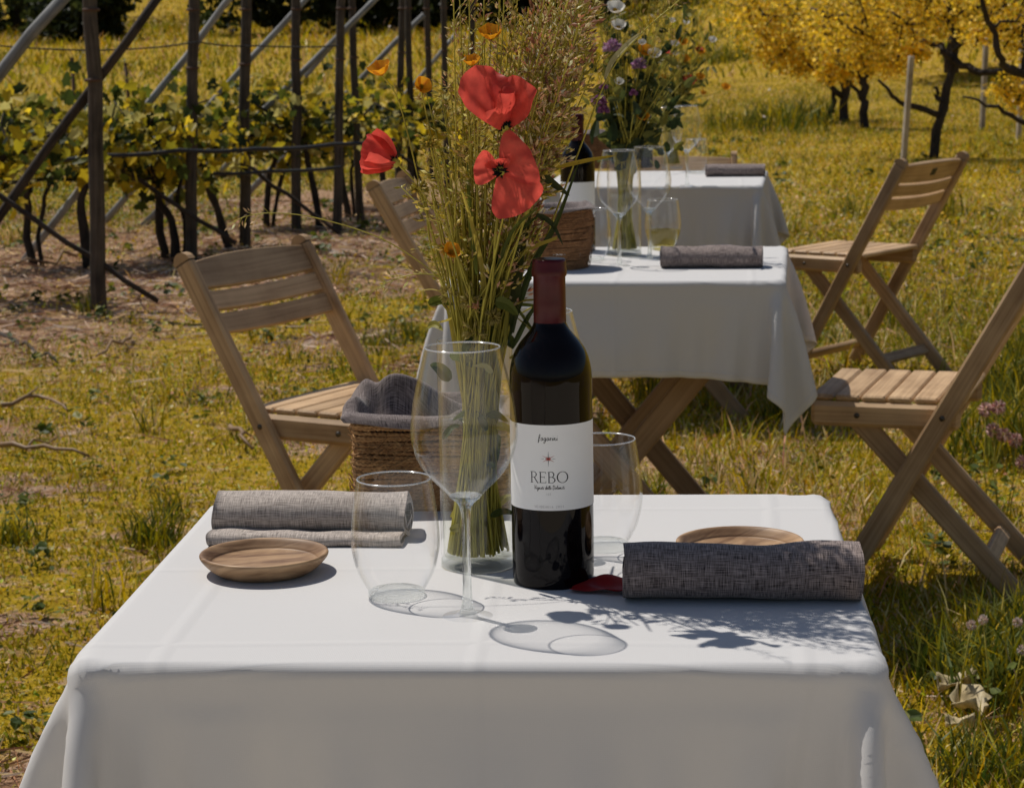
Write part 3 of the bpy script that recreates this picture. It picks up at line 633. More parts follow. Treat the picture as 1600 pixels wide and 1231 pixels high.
# ------------------------------------------------------------------ orchard trees and stakes on the right
YL = [(.86, .57, .03), (.90, .62, .05), (.80, .54, .03), (.90, .66, .12), (.46, .37, .03)]
def orchard(name, label, base_px, Y, limbs, crowns, n, leaf):
    base = D(*base_px, Y); base[2] = float(gz(base[0], Y)); t = thing(name, label, 'tree', base, group='orchard trees on the slope')
    m = MB()
    for pl, r0, r1 in limbs:
        pts = [D(px, py, Y+dy) for px, py, dy in pl]; fin = []
        if pl[0][:2] == base_px: pts[0] = base-np.array([0, 0, .1])
        for a, b in zip(pts[:-1], pts[1:]): fin += [a+(b-a)*q+(RNG.normal(0, .018, 3) if q else 0) for q in (0, .33, .66)]
        fin.append(pts[-1]); k = len(fin); r0, r1 = (r0*.68, r1*.6) if pl[0][:2] != base_px else (r0, r1); m.tube(fin, [(r0+(r1-r0)*j/(k-1))*RNG.uniform(.88, 1.15) for j in range(k)], 8)
    m.build('trunk', MAT['bark'], t, shift=base)
    cs = []; rs = []
    for (px, py, dy, r) in crowns: cs.append(D(px, py, Y+dy)); rs.append((r, r, r*.75))
    tw = MB()
    for c, r in zip(cs, rs):
        for _ in range(3):
            d = nrm(RNG.normal(size=3)); tw.tube(wobble(c-d*r[0]*.7, c+d*r[0]*.8, 5, .06), list(np.linspace(.012, .003, 5)), 5)
    tw.build('twigs', MAT['bark'], t, shift=base)
    P, c = leaf_cloud(n, cs, np.array(rs)*1.3, leaf, mixc(n, *YL), flat=1.0, shell=.0)
    np_mesh('crown', P, LF, n, MAT['leaf'], c, t, shift=base)
orchard('orchard_tree', 'leaning dark trunk tree with yellow leaves behind the far right chair', (1455, 240), 17.4,
        [([(1455, 240, 0), (1470, 185, 0), (1485, 120, .05), (1492, 60, .1), (1480, -20, .1), (1470, -120, .2)], .044, .022), ([(1466, 180, 0), (1440, 170, -.1), (1405, 160, -.2), (1388, 140, -.3), (1372, 125, -.3)], .045, .018),
         ([(1476, 160, 0), (1462, 148, .1), (1458, 138, .1)], .04, .02), ([(1490, 92, 0), (1455, 70, .3), (1430, 50, .5), (1380, 35, .6)], .045, .015), ([(1490, 92, 0), (1520, 110, -.1), (1560, 112, -.3), (1605, 122, -.4)], .05, .03), ([(1490, 80, 0), (1508, 60, -.2), (1520, 30, -.3)], .03, .012)],
        [(1300, 30, .3, .32), (1350, 55, .0, .26), (1380, 20, .2, .32), (1420, 40, .2, .30), (1445, 5, 0, .32), (1480, 25, .2, .26), (1340, 0, .1, .4), (1400, -40, .1, .45), (1480, -50, .2, .45), (1345, 95, -.1, .14), (1395, 100, .2, .16), (1300, -60, .2, .5), (1430, 80, .3, .12), (1380, -140, .1, .6), (1470, -150, .1, .6), (1520, 20, .2, .3), (1540, -30, .2, .4)], 7000, .030)
orchard('orchard_tree', 'yellow leaved tree with short black double trunk, left in the orchard row', (1318, 176), 24.0,
        [([(1318, 176, 0), (1322, 140, 0), (1312, 105, 0), (1300, 60, 0), (1290, 0, .1)], .055, .03), ([(1316, 150, 0), (1298, 135, 0), (1275, 112, -.2), (1262, 100, -.2)], .05, .02), ([(1312, 115, 0), (1285, 112, .1), (1268, 95, .1)], .055, .04), ([(1300, 178, .1), (1302, 150, .1), (1296, 120, .1), (1270, 104, .2)], .045, .03), ([(1262, 92, .1), (1235, 60, .1), (1215, 30, .2)], .025, .01), ([(1285, 110, -.1), (1310, 100, -.1), (1335, 118, -.2)], .05, .03)],
        [(1215, 30, .1, .5), (1250, 20, 0, .5), (1200, 60, .1, .34), (1240, 70, .1, .4), (1270, 92, .1, .28), (1290, 50, 0, .4), (1230, -40, .1, .7), (1290, -30, .1, .7), (1255, 100, .3, .22), (1220, 85, 0, .25), (1170, 15, .1, .35), (1185, -30, .1, .5), (1310, 90, .2, .25)], 5600, .038)
orchard('orchard_tree', 'yellow leaved tree with single straight black trunk, middle of the orchard row', (1354, 190), 22.4,
        [([(1354, 190, 0), (1352, 160, 0), (1348, 130, 0), (1345, 90, 0), (1350, 20, .1)], .050, .03), ([(1349, 150, 0), (1335, 138, 0), (1322, 128, .1)], .045, .02), ([(1347, 118, 0), (1322, 105, 0), (1300, 95, -.1)], .06, .03), ([(1347, 120, 0), (1370, 108, 0), (1392, 100, -.1)], .05, .02)],
        [(1310, 70, 0, .35), (1345, 80, 0, .3), (1360, 40, 0, .45), (1320, 20, 0, .45), (1400, 60, 0, .35), (1375, 92, .1, .22), (1330, 108, .2, .2), (1340, -40, 0, .7), (1300, 112, .1, .16)], 4600, .037)
orchard('orchard_tree', 'dark spreading tree cut by the right edge with a long low bare limb', (1680, 290), 14.6,
        [([(1680, 290, 0), (1665, 200, 0), (1650, 120, 0), (1640, 20, .1), (1630, -100, .1)], .09, .05), ([(1650, 125, 0), (1600, 116, -.1), (1575, 108, -.1), (1560, 85, -.2), (1548, 40, -.2), (1535, 5, -.3), (1520, -30, -.3)], .055, .022), ([(1668, 215, 0), (1620, 196, -.1), (1590, 188, -.1), (1560, 166, -.2), (1540, 166, -.2), (1505, 152, -.3)], .035, .014), ([(1600, 116, -.1), (1595, 60, 0), (1600, 10, .1)], .03, .012), ([(1548, 40, -.2), (1572, 34, -.2), (1600, 28, -.2)], .02, .01)],
        [(1560, 15, .1, .26), (1590, 50, .1, .22), (1600, 5, .1, .3), (1560, -40, 0, .4), (1620, 80, .2, .25), (1575, 140, .3, .14), (1650, 0, .1, .4), (1660, -80, .1, .6), (1530, 50, .3, .14), (1600, 150, .3, .15)], 3800, .027)
for i, (x, y, lb) in enumerate([(4.3, 31, 'yellow orchard tree higher on the slope, behind the leaning tree'), (6.2, 33, 'yellow orchard tree on the upper slope at the right edge'), (3.2, 38, 'yellow orchard tree near the top of the slope, above the double trunk')]):
    far_tree(x, y, 2.6, 1.5, lb, .3, 4200, .10, YL, 'tree', 'orchard trees higher up the slope')
for (b, t, Y, r, lb) in [((1410, 232), (1424, 88), 16.5, .021, 'pale square stake in front of the orchard trees'), ((1535, 142), (1541, 60), 22, .024, 'grey stake under the orchard trees, second from the right'), ((1592, 168), (1598, 70), 20, .022, 'pale stake at the right edge under the orchard trees')]:
    p1 = D(*t, Y); p0 = D(*b, Y); p0[2] = float(gz(p0[0], Y))-.1
    m = MB(); m.bar(p0, p1, r*2, r*2, (1, .35, 0), .004); tag(m.build('wooden_stake', MAT['stakew'], shift=p0), lb, 'stake', 'stakes in the orchard')

# ================================================================== tables, tablecloths, chairs
TH = 0.735                                     # top of the table boards; the cloth lies on them
def make_table():
    t = thing('folding_table', '', 'table', group='folding tables set in a row')
    for i in range(9):
        x = -.328+(i+.5)*.656/9
        m = MB(); m.bar((x, -.326, TH-.014), (x, .326, TH-.014), .068, .02, (1, 0, 0), .005); m.build('top_slat', MAT['table'], t)
    for y in (-.30, .30):
        m = MB(); m.bar((-.322, y, TH-.047), (.322, y, TH-.047), .022, .045, (0, 1, 0), .003); m.build('rail', MAT['table'], t)
    for y, s in ((-.255, 1), (.255, 1), (-.225, -1), (.225, -1)):
        m = MB(); m.bar((-.30*s, y, TH-.03), (.28*s, y, .0), .024, .05, (0, 1, 0), .004); m.build('leg', MAT['table'], t)
    for s, z in ((1, .12), (-1, .12)):
        x = (-.30+.58*(1-z/(TH-.03)))*s; y = .245 if s > 0 else .215
        m = MB(); m.bar((x, -y, z), (x, y, z), .045, .02, (.6*s, 0, .8), .003); m.build('stretcher', MAT['table'], t)
    return t
tab0 = make_table()
TABS = [((0, 0), 0, 'front folding table, its top fully covered by the white cloth'), ((.085, 2.745), rad(-3.5), 'second folding table with crossed wooden legs showing below its cloth'), ((.155, 5.27), rad(-4), 'farthest folding table, mostly hidden behind the second table')]
TLOC = []
for i, ((x, y), rz, lb) in enumerate(TABS):
    o = tab0 if i == 0 else dup(tab0, (x, y, 0), rz, lb)
    o.location = (x, y, 0); o.rotation_euler = (0, 0, rz); o['label'] = lb; TLOC.append((x, y, rz))

def sim_cloth(L=1.035, n=77, half=.343, steps=140, iters=16, seed=1):
    r = np.random.default_rng(seed); h = L/(n-1)
    g = np.linspace(-L/2, L/2, n); X, Y = np.meshgrid(g, g)
    p = np.stack([X+.004, Y-.003, np.full_like(X, .004)], -1); p[..., 2] += r.normal(0, .0006, X.shape); v = np.zeros_like(p)
    b = np.array([half-.005, half-.005, .25]); cz = np.array([0, 0, -.251]); rr = .005; dt = .014
    wind = np.array([.12, -.22, 0])
    def proj(p, A, B, d, k):
        dl = p[B]-p[A]; ln_ = np.sqrt((dl*dl).sum(-1, keepdims=True))+1e-9
        c = dl*(.5*k*(1-d/ln_)); p[A] += c; p[B] -= c
    S = slice
    cons = []
    for s in (0, 1):
        e = (n-s)//2*2
        cons.append(((S(None), S(s, s+e, 2)), (S(None), S(s+1, s+e, 2)), h, 1.0)); cons.append(((S(s, s+e, 2), S(None)), (S(s+1, s+e, 2), S(None)), h, 1.0))
    D2 = h*math.sqrt(2)
    for s in (0, 1):
        m = n-1
        rows = np.arange(s, m, 2)
        cons.append(((S(s, m, 2), S(0, m)), (S(s+1, m+1, 2), S(1, m+1)), D2, .3)); cons.append(((S(s, m, 2), S(1, m+1)), (S(s+1, m+1, 2), S(0, m)), D2, .3))
    bend = []
    for gap, k in ((2, .05),):
        for s in range(2*gap):
            ia = np.array([i for i in range(n-gap) if i % (2*gap) == s]) if gap == 2 else np.array([i for i in range(n-gap) if (i//gap) % 2 == s % 2 and i % gap == s//2])
            if len(ia): bend.append(((S(None), ia), (S(None), ia+gap), gap*h, k)); bend.append(((ia, S(None)), (ia+gap, S(None)), gap*h, k))
    def fix(c):                                # equal lengths of the two index sets
        (a, b_, d, k) = c
        def ln2(ix, ax): return len(np.arange(n)[ix[ax]])
        out = []
        for ax in (0, 1):
            m = min(ln2(a, ax), ln2(b_, ax)); out.append((np.arange(n)[a[ax]][:m], np.arange(n)[b_[ax]][:m]))
        return (np.ix_(out[0][0], out[1][0]), np.ix_(out[0][1], out[1][1]), d, k)
    cons = [fix(c) for c in cons+bend]
    for st in range(steps):
        v[..., 2] -= 3.0*dt; v += wind*dt*(.5+.5*math.sin(st*.21))*(1 if st < steps*.8 else .5)
        v *= .95; q = p+v*dt
        for _ in range(iters):
            for c in cons: proj(q, *c)
            l = q-cz; a = np.abs(l)-b; o = np.maximum(a, 0); d = np.sqrt((o*o).sum(-1)); inside = a.max(-1)
            sd = d+np.minimum(inside, 0)-rr; hit = sd < 0
            if hit.any():
                gdir = np.where(d[..., None] > 1e-9, o/(d[..., None]+1e-12), (a == a.max(-1, keepdims=True)))*np.sign(l)
                q = np.where(hit[..., None], q-gdir*sd[..., None], q)
        v = (q-p)/dt
        l = q-cz; a = np.abs(l)-b; o = np.maximum(a, 0); sd = np.sqrt((o*o).sum(-1))+np.minimum(a.max(-1), 0)-rr
        v[sd < .002] *= .25
        p = q
    return p, X, Y
CLOTH, CX, CY = sim_cloth()
def refine(P, X, Y, half=.343, r=.005):
    """twice as many threads, laid tight over the table's edge"""
    def up(a):
        for ax in (0, 1):
            a = np.moveaxis(a, ax, 0); b = np.zeros((2*a.shape[0]-1,)+a.shape[1:]); b[::2] = a; m = (a[:-1]+a[1:])/2
            m[1:-1] = (-a[:-3]+9*a[1:-2]+9*a[2:-1]-a[3:])/16; b[1::2] = m; a = np.moveaxis(b, 0, ax)
        return a
    P = up(P); X = up(X); Y = up(Y); b = np.array([half-r, half-r, .25]); c = np.array([0, 0, -.251])
    for _ in range(3):
        l = P-c; a = np.abs(l)-b; o = np.maximum(a, 0); d = np.sqrt((o*o).sum(-1)); sd = d+np.minimum(a.max(-1), 0)-r
        g = np.where(d[..., None] > 1e-9, o/(d[..., None]+1e-12), (a == a.max(-1, keepdims=True)))*np.sign(l)
        k = np.where(sd < 0, 1, 1-sstep(.005, .013, sd))*sstep(-.045, -.012, P[..., 2])*(1-sstep(.24, .325, np.abs(P[..., :2]).min(-1)))
        P = P-g*(sd*np.where(sd < 0, np.maximum(k, (sd < 0)*1.), k))[..., None]
    return P, X, Y
CLOTH, CX, CY = refine(CLOTH, CX, CY)
def cloth_obj(x, y, rz, label, turn=0, flip=False, back=1.0, front=1.0, wave=0.):
    P = CLOTH.copy(); hq = .343                       # cloth pulled closer to the table behind, fuller in front
    q = np.where(P[..., 1:2] > 0, back, front)*np.ones(2); w = sstep(.0, .25, np.abs(P[..., 1:2])); q = 1+(q-1)*w
    P[..., :2] = np.where(np.abs(P[..., :2]) > hq, np.sign(P[..., :2])*(hq+(np.abs(P[..., :2])-hq)*q), P[..., :2])
    if flip: P = P*[-1, 1, 1]
    dz = np.clip(-P[..., 2], 0, 1)                    # soft waves of the hanging part
    for ax, ot in ((1, 0), (0, 1)):
        hang = np.abs(P[..., ax]) > hq-.004; amp = sstep(.02, .16, dz)*.011*(1-sstep(.26, .36, np.abs(P[..., ot])))
        P[..., ax] += np.where(hang, np.sign(P[..., ax])*amp*(.6+np.sin(P[..., ot]*13+wave+ax*2.1+np.sign(P[..., ax]))), 0)
    a = rz+turn*math.pi/2; c, s = math.cos(a), math.sin(a)
    Q = np.stack([P[..., 0]*c-P[..., 1]*s, P[..., 0]*s+P[..., 1]*c, P[..., 2]], -1)
    m = MB(); uv = [(float(u), float(w)) for u, w in zip(CX.ravel(), CY.ravel())]
    if flip: Q = Q[:, ::-1]
    m.grid(Q, uv); o = m.build('tablecloth', MAT['cloth'], mods=[('solid', .0009)]); o.location = (x, y, TH+.004)
    return tag(o, label, 'tablecloth', 'white tablecloths')
cloth_obj(*TLOC[0], 'white tablecloth on the front table, nearest the camera', back=.35, front=1.25)
cloth_obj(*TLOC[1], 'white tablecloth on the second table, its corner hanging low at right', wave=1.2)
cloth_obj(*TLOC[2], 'white tablecloth on the farthest table', wave=2.6)

# ---- folding chair: local +x is the way the sitter faces
def make_chair():
    t = thing('folding_chair', '', 'chair', group='wooden folding chairs')
    m_ = MAT['chair']; hw = .215
    for s in (-1, 1):                           # long posts: bottom in front, top at the back
        p0 = V(.215, s*hw, 0); p1 = V(-.215, s*hw, .758)
        m = MB(); m.bar(p0, p1, .022, .046, (0, 1, 0), .005)
        d = nrm(p1-p0); prof = [(.023*math.cos(a), .023*math.sin(a)) for a in np.linspace(0, math.pi, 9)]   # rounded head
        b = np.cross(d, V(0, 1, 0)); vs = []
        for sy in (-.011, .011): vs += [p1-d*.001+b*c+d*q+V(0, sy, 0) for c, q in prof]
        n = len(prof); fs = [tuple(range(n)), tuple(range(2*n-1, n-1, -1))]+[(i, n+i, n+i+1, i+1) for i in range(n-1)]
        m.add(vs, fs, [(.1, .1)]*len(vs), False); po = m.build('post', m_, t)
        w = MB(); q = (.415)/.758; c = p0+(p1-p0)*q
        w.tube([c-V(0, .0125, 0), c+V(0, .0125, 0)], .006, 10); w.build('bolt', MAT['bolt'], po)
    dirp = nrm(V(-.43, 0, .758)); nb = V(dirp[2], 0, -dirp[0])        # face of the back
    def on(z): return V(.215-.43*z/.758, 0, z)
    z = .754
    for i, hgt in enumerate((.062, .044, .046)):
        top = on(z); G = np.zeros((2, 15, 2, 3)); ny = 15; vs = []; uv = []
        for iy in range(ny):
            y = -hw+.011+(2*hw-.022)*iy/(ny-1); q = 1-(2*iy/(ny-1)-1)**2
            arch = .016*q if i == 0 else 0; bow = -.014*q
            for (dh, dt) in ((arch, .008), (arch, -.008), (-hgt, -.008), (-hgt, .008)):
                vs.append(top+V(0, y, 0)+dirp*dh+nb*(dt+bow)); uv.append((y*1+i, dh+dt))
        fs = []
        for iy in range(ny-1):
            for k in range(4): fs.append((iy*4+k, iy*4+(k+1) % 4, iy*4+4+(k+1) % 4, iy*4+4+k))
        fs += [(3, 2, 1, 0), tuple((ny-1)*4+k for k in range(4))]
        m = MB(); m.add(vs, fs, uv, False); o = m.build('back_slat', m_, t)
        bv = o.modifiers.new('b', 'BEVEL'); bv.width = .003; bv.segments = 2; bv.limit_method = 'ANGLE'
        z -= (hgt+.009)*dirp[2]
    zs = .452
    xs_ = np.linspace(-.065, .272, 7)
    for i in range(6):
        m = MB(); xc = (xs_[i]+xs_[i+1])/2; w = (xs_[1]-xs_[0])-.003; half = .19
        m.bar((xc, -half, zs-.007), (xc, half, zs-.007), w, .014, (1, 0, 0), .004 if i < 5 else .0065); m.build('seat_slat', m_, t)
    for s in (-1, 1):
        m = MB(); m.bar((-.055, s*.190, zs-.041), (.266, s*.190, zs-.041), .021, .054, (0, 1, 0), .009); r = m.build('seat_rail', m_, t)
        w = MB(); w.tube([(.165, s*.178, zs-.042), (.165, s*.2025, zs-.042)], .006, 10); w.build('bolt', MAT['bolt'], r)
    for s in (-1, 1):
        m = MB(); m.bar((.19, s*.165, zs-.03), (-.20, s*.165, 0), .021, .046, (0, 1, 0), .005); m.build('leg', m_, t)
    for (x, z_, l) in ((-.112, .09, .175), (.178, .085, .205)):
        m = MB(); m.bar((x, -l, z_), (x, l, z_), .018, .038, (1 if x > 0 else -1, 0, .9), .004); m.build('stretcher', m_, t)
    return t
ch0 = make_chair(); used = []
def chair(px, py, Z, xl, yl, rz, label):
    P = U(px, py, Z); c, s = math.cos(rz), math.sin(rz)
    loc = (P[0]-(xl*c-yl*s), P[1]-(xl*s+yl*c), 0)
    if not used: o = ch0; o.location = loc; o.rotation_euler = (0, 0, rz); o['label'] = label; used.append(o)
    else: o = dup(ch0, loc, rz, label); used.append(o)
    return o
zq = -.43*.415/.758+.215
chair(406, 667, .415, zq, -.226, rad(-27), 'wooden folding chair at the left of the second table, slatted back towards the camera')
chair(1472, 654, .415, zq, .226, rad(165.5), 'wooden folding chair at the right of the second table, cut by the right edge')
chair(1324, 415, .415, zq, .226, rad(145), 'wooden folding chair at the right of the farthest table, small dark mark on its back')
mk = MB(); c3 = used[2]
chair(580, 284, .776, -.22, -.226, rad(-6), 'wooden folding chair at the left of the farthest table, behind the left poppy')
chair(1147, 238, .776, -.22, .215, rad(-92), 'wooden folding chair behind the farthest table, only its top slats showing')
m = MB(); q = V(.215-.43*.734/.758, 0, .734); nb_ = nrm(V(.758, 0, .43)); up_ = nrm(V(-.43, 0, .758)); y_ = V(0, 1, 0)
m.add([q+nb_*d_+y_*a*w_+up_*b*h_ for d_, w_, h_ in ((-.0215, .016, .013), (-.0235, .0155, .0125)) for a, b in ((-1, -1), (1, -1), (1, 1), (-1, 1))],
      [(0, 1, 2, 3), (4, 5, 6, 7), (0, 1, 5, 4), (1, 2, 6, 5), (2, 3, 7, 6), (3, 0, 4, 7)], None, False)
m.build('sticker', MAT['hose'], c3)

# ================================================================== things on the tables
TZ = TH+.0052                                  # upper face of the cloth
def smooth(pr, n=6):                            # Catmull-Rom through profile points
    p = [pr[0]]+list(pr)+[pr[-1]]; out = []
    for i in range(1, len(p)-2):
        a, b, c, d = [np.array(q, float) for q in p[i-1:i+3]]
        for t in np.linspace(0, 1, n, endpoint=False):
            out.append(.5*((2*b)+(-a+c)*t+(2*a-5*b+4*c-d)*t*t+(-a+3*b-3*c+d)*t**3))
    out.append(np.array(pr[-1], float)); return [(max(1e-4, q[0]), q[1]) for q in out]
def shell(mb, outer, th, n=64, c=(0, 0, 0)):
    """closed glass wall: outer profile bottom->rim, then back down inside"""
    inner = []
    for i, (r, z) in enumerate(outer):
        a = np.array(outer[max(0, i-1)]); b = np.array(outer[min(len(outer)-1, i+1)]); d = nrm(b-a)
        inner.append((max(1e-4, r-d[1]*th), z+d[0]*th))
    rim = [(outer[-1][0]-th*.15, outer[-1][1]+th*.45), (outer[-1][0]-th*.85, outer[-1][1]+th*.45)]
    mb.lathe(list(outer)+rim+inner[::-1], n, c)

def rim_ring(r, z, t, w=.00075):
    m = MB(); m.lathe([(r+w*math.cos(a), z+w*math.sin(a)) for a in np.linspace(0, 2*math.pi, 8, endpoint=False)], 72, close=True); m.build('rim', MAT['rim'], t)
# ---- wine glass
def make_wine_glass():
    t = thing('wine_glass', '', 'wine glass', group='wine glasses')
    bowl = smooth([(.0152, .1142), (.0215, .1205), (.0340, .1335), (.0428, .148), (.0470, .164), (.0474, .176), (.0452, .196), (.0410, .216), (.0365, .234), (.0335, .246)], 4)
    m = MB(); shell(m, bowl, .0011); m.build('bowl', MAT['crystal'], t); rim_ring(.0330, .2464, t)
    st = smooth([(.0085, .0055), (.0055, .012), (.0042, .025), (.0038, .06), (.0040, .09), (.0062, .1040), (.0110, .1095), (.0150, .1135), (.0100, .1150), (.0001, .1160)], 5)
    m = MB(); m.lathe(st, 24); m.build('stem', MAT['crystal2'], t)
    m = MB(); m.lathe(smooth([(.0001, .0012), (.02, .0012), (.0392, .0004), (.0405, .0012), (.0385, .0022), (.025, .0030), (.013, .0046), (.0085, .0058), (.0001, .006)], 4), 64); m.build('foot', MAT['crystal'], t)
    return t
wg = make_wine_glass(); wg_used = []
def wine_glass(P, label, rz=0):
    P = (P[0], P[1], TZ)
    if not wg_used: wg.location = P; wg['label'] = label; wg_used.append(1); return wg
    return dup(wg, P, rz, label)
wine_glass(U(731, 967, TZ), 'empty wine glass standing nearest the camera on the front table')
wine_glass(U(841, 487, TZ+.246), 'wine glass mostly hidden behind the dark wine bottle on the front table', 1)
wine_glass(U(968, 417, TZ), 'empty wine glass in front of the vase on the second table', .4)
wine_glass(U(1014, 230, TZ+.246), 'wine glass standing behind right of the vase on the second table', .9)
wine_glass(U(1042, 168, TZ+.246), 'left wine glass on the farthest table, in front of its vase', .4)
wine_glass(U(1073, 166, TZ+.246), 'right wine glass on the farthest table, beside the tumbler', .2)
# ---- stemless tumbler
def make_tumbler():
    t = thing('tumbler', '', 'tumbler', group='stemless glasses')
    o = smooth([(.0255, .0095), (.0295, .015), (.0355, .027), (.0400, .044), (.0412, .058), (.0400, .078), (.0372, .098), (.0345, .114)], 4)
    m = MB(); shell(m, o, .0012); m.build('wall', MAT['crystal'], t); rim_ring(.0339, .1144, t)
    m = MB(); m.lathe([(.0001, .0005), (.0235, .0005), (.0262, .0022), (.0262, .0090), (.0235, .0099), (.0001, .0104)], 64); m.build('base', MAT['crystal3'], t)
    return t
tb = make_tumbler(); tb_used = []
def tumbler(P, label, rz=0):
    P = (P[0], P[1], TZ)
    if not tb_used: tb.location = P; tb['label'] = label; tb_used.append(1); return tb
    return dup(tb, P, rz, label)
def fill(o, h, mat, name):
    prof = [(.0001, .0112), (.026, .0115), (.0335, .0260), (.0384, .0425), (.0388, h), (.0001, h)]
    m = MB(); m.lathe(prof, 48); m.build(name, mat, o)
T1 = tumbler(U(620, 936, TZ), 'empty stemless tumbler left of the wine glass on the front table')
tumbler(U(941, 860, TZ), 'empty stemless tumbler standing right behind the wine bottle', 1.0)
T2 = tumbler(U(1036, 391, TZ), 'stemless tumbler holding some white wine on the second table', .5)
tumbler(U(926, 409, TZ), 'tumbler half hidden right of the round basket on the second table', .5)
tumbler(U(1088, 272, TZ), 'empty tumbler beside the napkin on the farthest table', .5)
fill(T2, .046, MAT['wine'], 'white_wine')

# ---- bottles
BPROF = smooth([(.0300, .0012), (.0365, .003), (.0384, .008), (.0388, .03), (.0388, .10), (.0388, .175), (.0388, .196), (.0378, .209), (.0345, .2215), (.0285, .232), (.0215, .2405), (.0165, .2475), (.0148, .256), (.0145, .28), (.0143, .30)], 4)
def make_bottle(label, P, rz=0, full=True):
    t = thing('wine_bottle', label, 'bottle', (P[0], P[1], TZ), rz, group='wine bottles')
    m = MB(); m.lathe([(.0001, .004), (.022, .003)]+BPROF+[(.0001, .301)], 72); m.build('body', MAT['bottle'], t)
    m = MB(); m.lathe([(.0149, .250), (.0153, .2502), (.0151, .270), (.0150, .2935), (.0160, .2945), (.0165, .297), (.0163, .3005), (.0158, .302), (.0158, .3075), (.0152, .3100), (.0140, .3104), (.0001, .3100)], 48); m.build('capsule', MAT['foil'], t)
    R = .0390; a0, a1, z0, z1 = rad(-95), rad(95), .0795, .1600; na = 60
    G = np.zeros((2, na+1, 3))
    for j, z in enumerate((z0, z1)):
        for i in range(na+1):
            a = a0+(a1-a0)*i/na-math.pi/2; G[j, i] = [R*math.cos(a), R*math.sin(a), z]
    m = MB(); m.grid(G); lab = m.build('label', MAT['label'], t)
    return t, lab
# lettering: strokes in label coordinates (millimetres from the label's left / bottom centre), laid on the cylinder
NLAY = [0]
def stroke(mb, pts, w, closed=False):
    """flat ribbon through 2-D points wrapped onto the label"""
    pts = [np.array(p, float) for p in pts]; n = len(pts); NLAY[0] += 1
    R = .03912+.000004*(NLAY[0] % 12); L, Rr = [], []
    for i in range(n):
        a = pts[(i-1) % n] if closed or i else pts[0]; b = pts[(i+1) % n] if closed or i < n-1 else pts[-1]
        d = nrm(b-a); q = np.array([-d[1], d[0]])
        ww = w[i] if hasattr(w, '__len__') else w
        L.append(pts[i]+q*ww/2); Rr.append(pts[i]-q*ww/2)
    def wrap(p):
        a = p[0]/1000/.0388-math.pi/2; return (R*math.cos(a), R*math.sin(a), .0795+p[1]/1000)
    vs = [wrap(p) for p in L]+[wrap(p) for p in Rr]; m = n if closed else n-1
    mb.add(vs, [(n+i, n+(i+1) % n, (i+1) % n, i) for i in range(m)], None, False)
def curve(pts, k=5):
    p = [np.array(q, float) for q in pts]; p = [p[0]]+p+[p[-1]]; out = []
    for i in range(1, len(p)-2):
        a, b, c, d = p[i-1:i+3]
        for t in np.linspace(0, 1, k, endpoint=False): out.append(.5*((2*b)+(-a+c)*t+(2*a-5*b+4*c-d)*t*t+(-a+3*b-3*c+d)*t**3))
    out.append(p[-1]); return out
SCR = {  # hand-script letters: strokes in a unit box (x advance, x-height 1)
 'f': (.95, [[(.1, .0), (.35, .5), (.62, 1.7), (.5, 2.15), (.32, 1.6), (.30, .3), (.22, -.5), (.30, -.75), (.45, -.2), (.5, .4)], [(.12, .85), (.75, .95)]]),
 'a': (1.0, [[(.75, .85), (.45, 1.0), (.15, .6), (.18, .1), (.45, .05), (.75, .75), (.78, .2), (.98, .1)]]),
 'g': (1.0, [[(.72, .85), (.45, 1.0), (.15, .6), (.2, .15), (.5, .15), (.75, .8), (.70, -.4), (.4, -.95), (.2, -.6), (.6, -.1), (.98, .15)]]),
 'r': (.8, [[(.1, .1), (.25, .95), (.32, .8), (.5, .85), (.66, .95)], [(.3, .8), (.36, .05)]]),
 'i': (.5, [[(.1, .1), (.22, .9), (.25, .15), (.45, .1)], [(.32, 1.4), (.36, 1.5)]]),
 'n': (1.0, [[(.1, .9), (.18, .05), (.28, .7), (.5, .95), (.58, .1), (.95, .15)]]),
 'V': (1.2, [[(.05, 1.9), (.3, 2.0), (.45, .05), (1.15, 2.1)]]),
 'e': (.75, [[(.1, .45), (.5, .6), (.45, .95), (.2, .8), (.18, .2), (.45, .05), (.72, .25)]]),
 't': (.6, [[(.3, 1.6), (.25, .2), (.5, .1)], [(.05, 1.05), (.6, 1.1)]]),
 'd': (1.0, [[(.7, .85), (.4, 1.0), (.15, .5), (.25, .05), (.55, .2), (.85, 2.1), (.78, .2), (.98, .1)]]),
 'l': (.5, [[(.1, .3), (.4, 1.6), (.32, 2.0), (.2, 1.4), (.22, .15), (.48, .1)]]),
 'D': (1.4, [[(.35, 2.0), (.25, .1), (.7, 0), (1.2, .8), (1.0, 1.8), (.3, 2.1), (.05, 1.7)]]),
 'o': (.85, [[(.45, 1.0), (.15, .6), (.3, .05), (.65, .3), (.6, .9), (.4, .95), (.85, .75)]]),
 'm': (1.4, [[(.1, .9), (.16, .05), (.3, .8), (.48, .95), (.52, .1), (.68, .8), (.88, .95), (.95, .1), (1.3, .2)]]), ' ': (.55, [])}
def script(mb, text, cx, y, xh, w, wide=.8):
    tot = sum(SCR[c][0] for c in text)*xh*wide; x = cx-tot/2
    for c in text:
        adv, st = SCR[c]
        for s in st: stroke(mb, curve([(x+(px+.12*py)*xh*wide, y+py*xh) for px, py in s], 4), w)
        x += adv*xh*wide
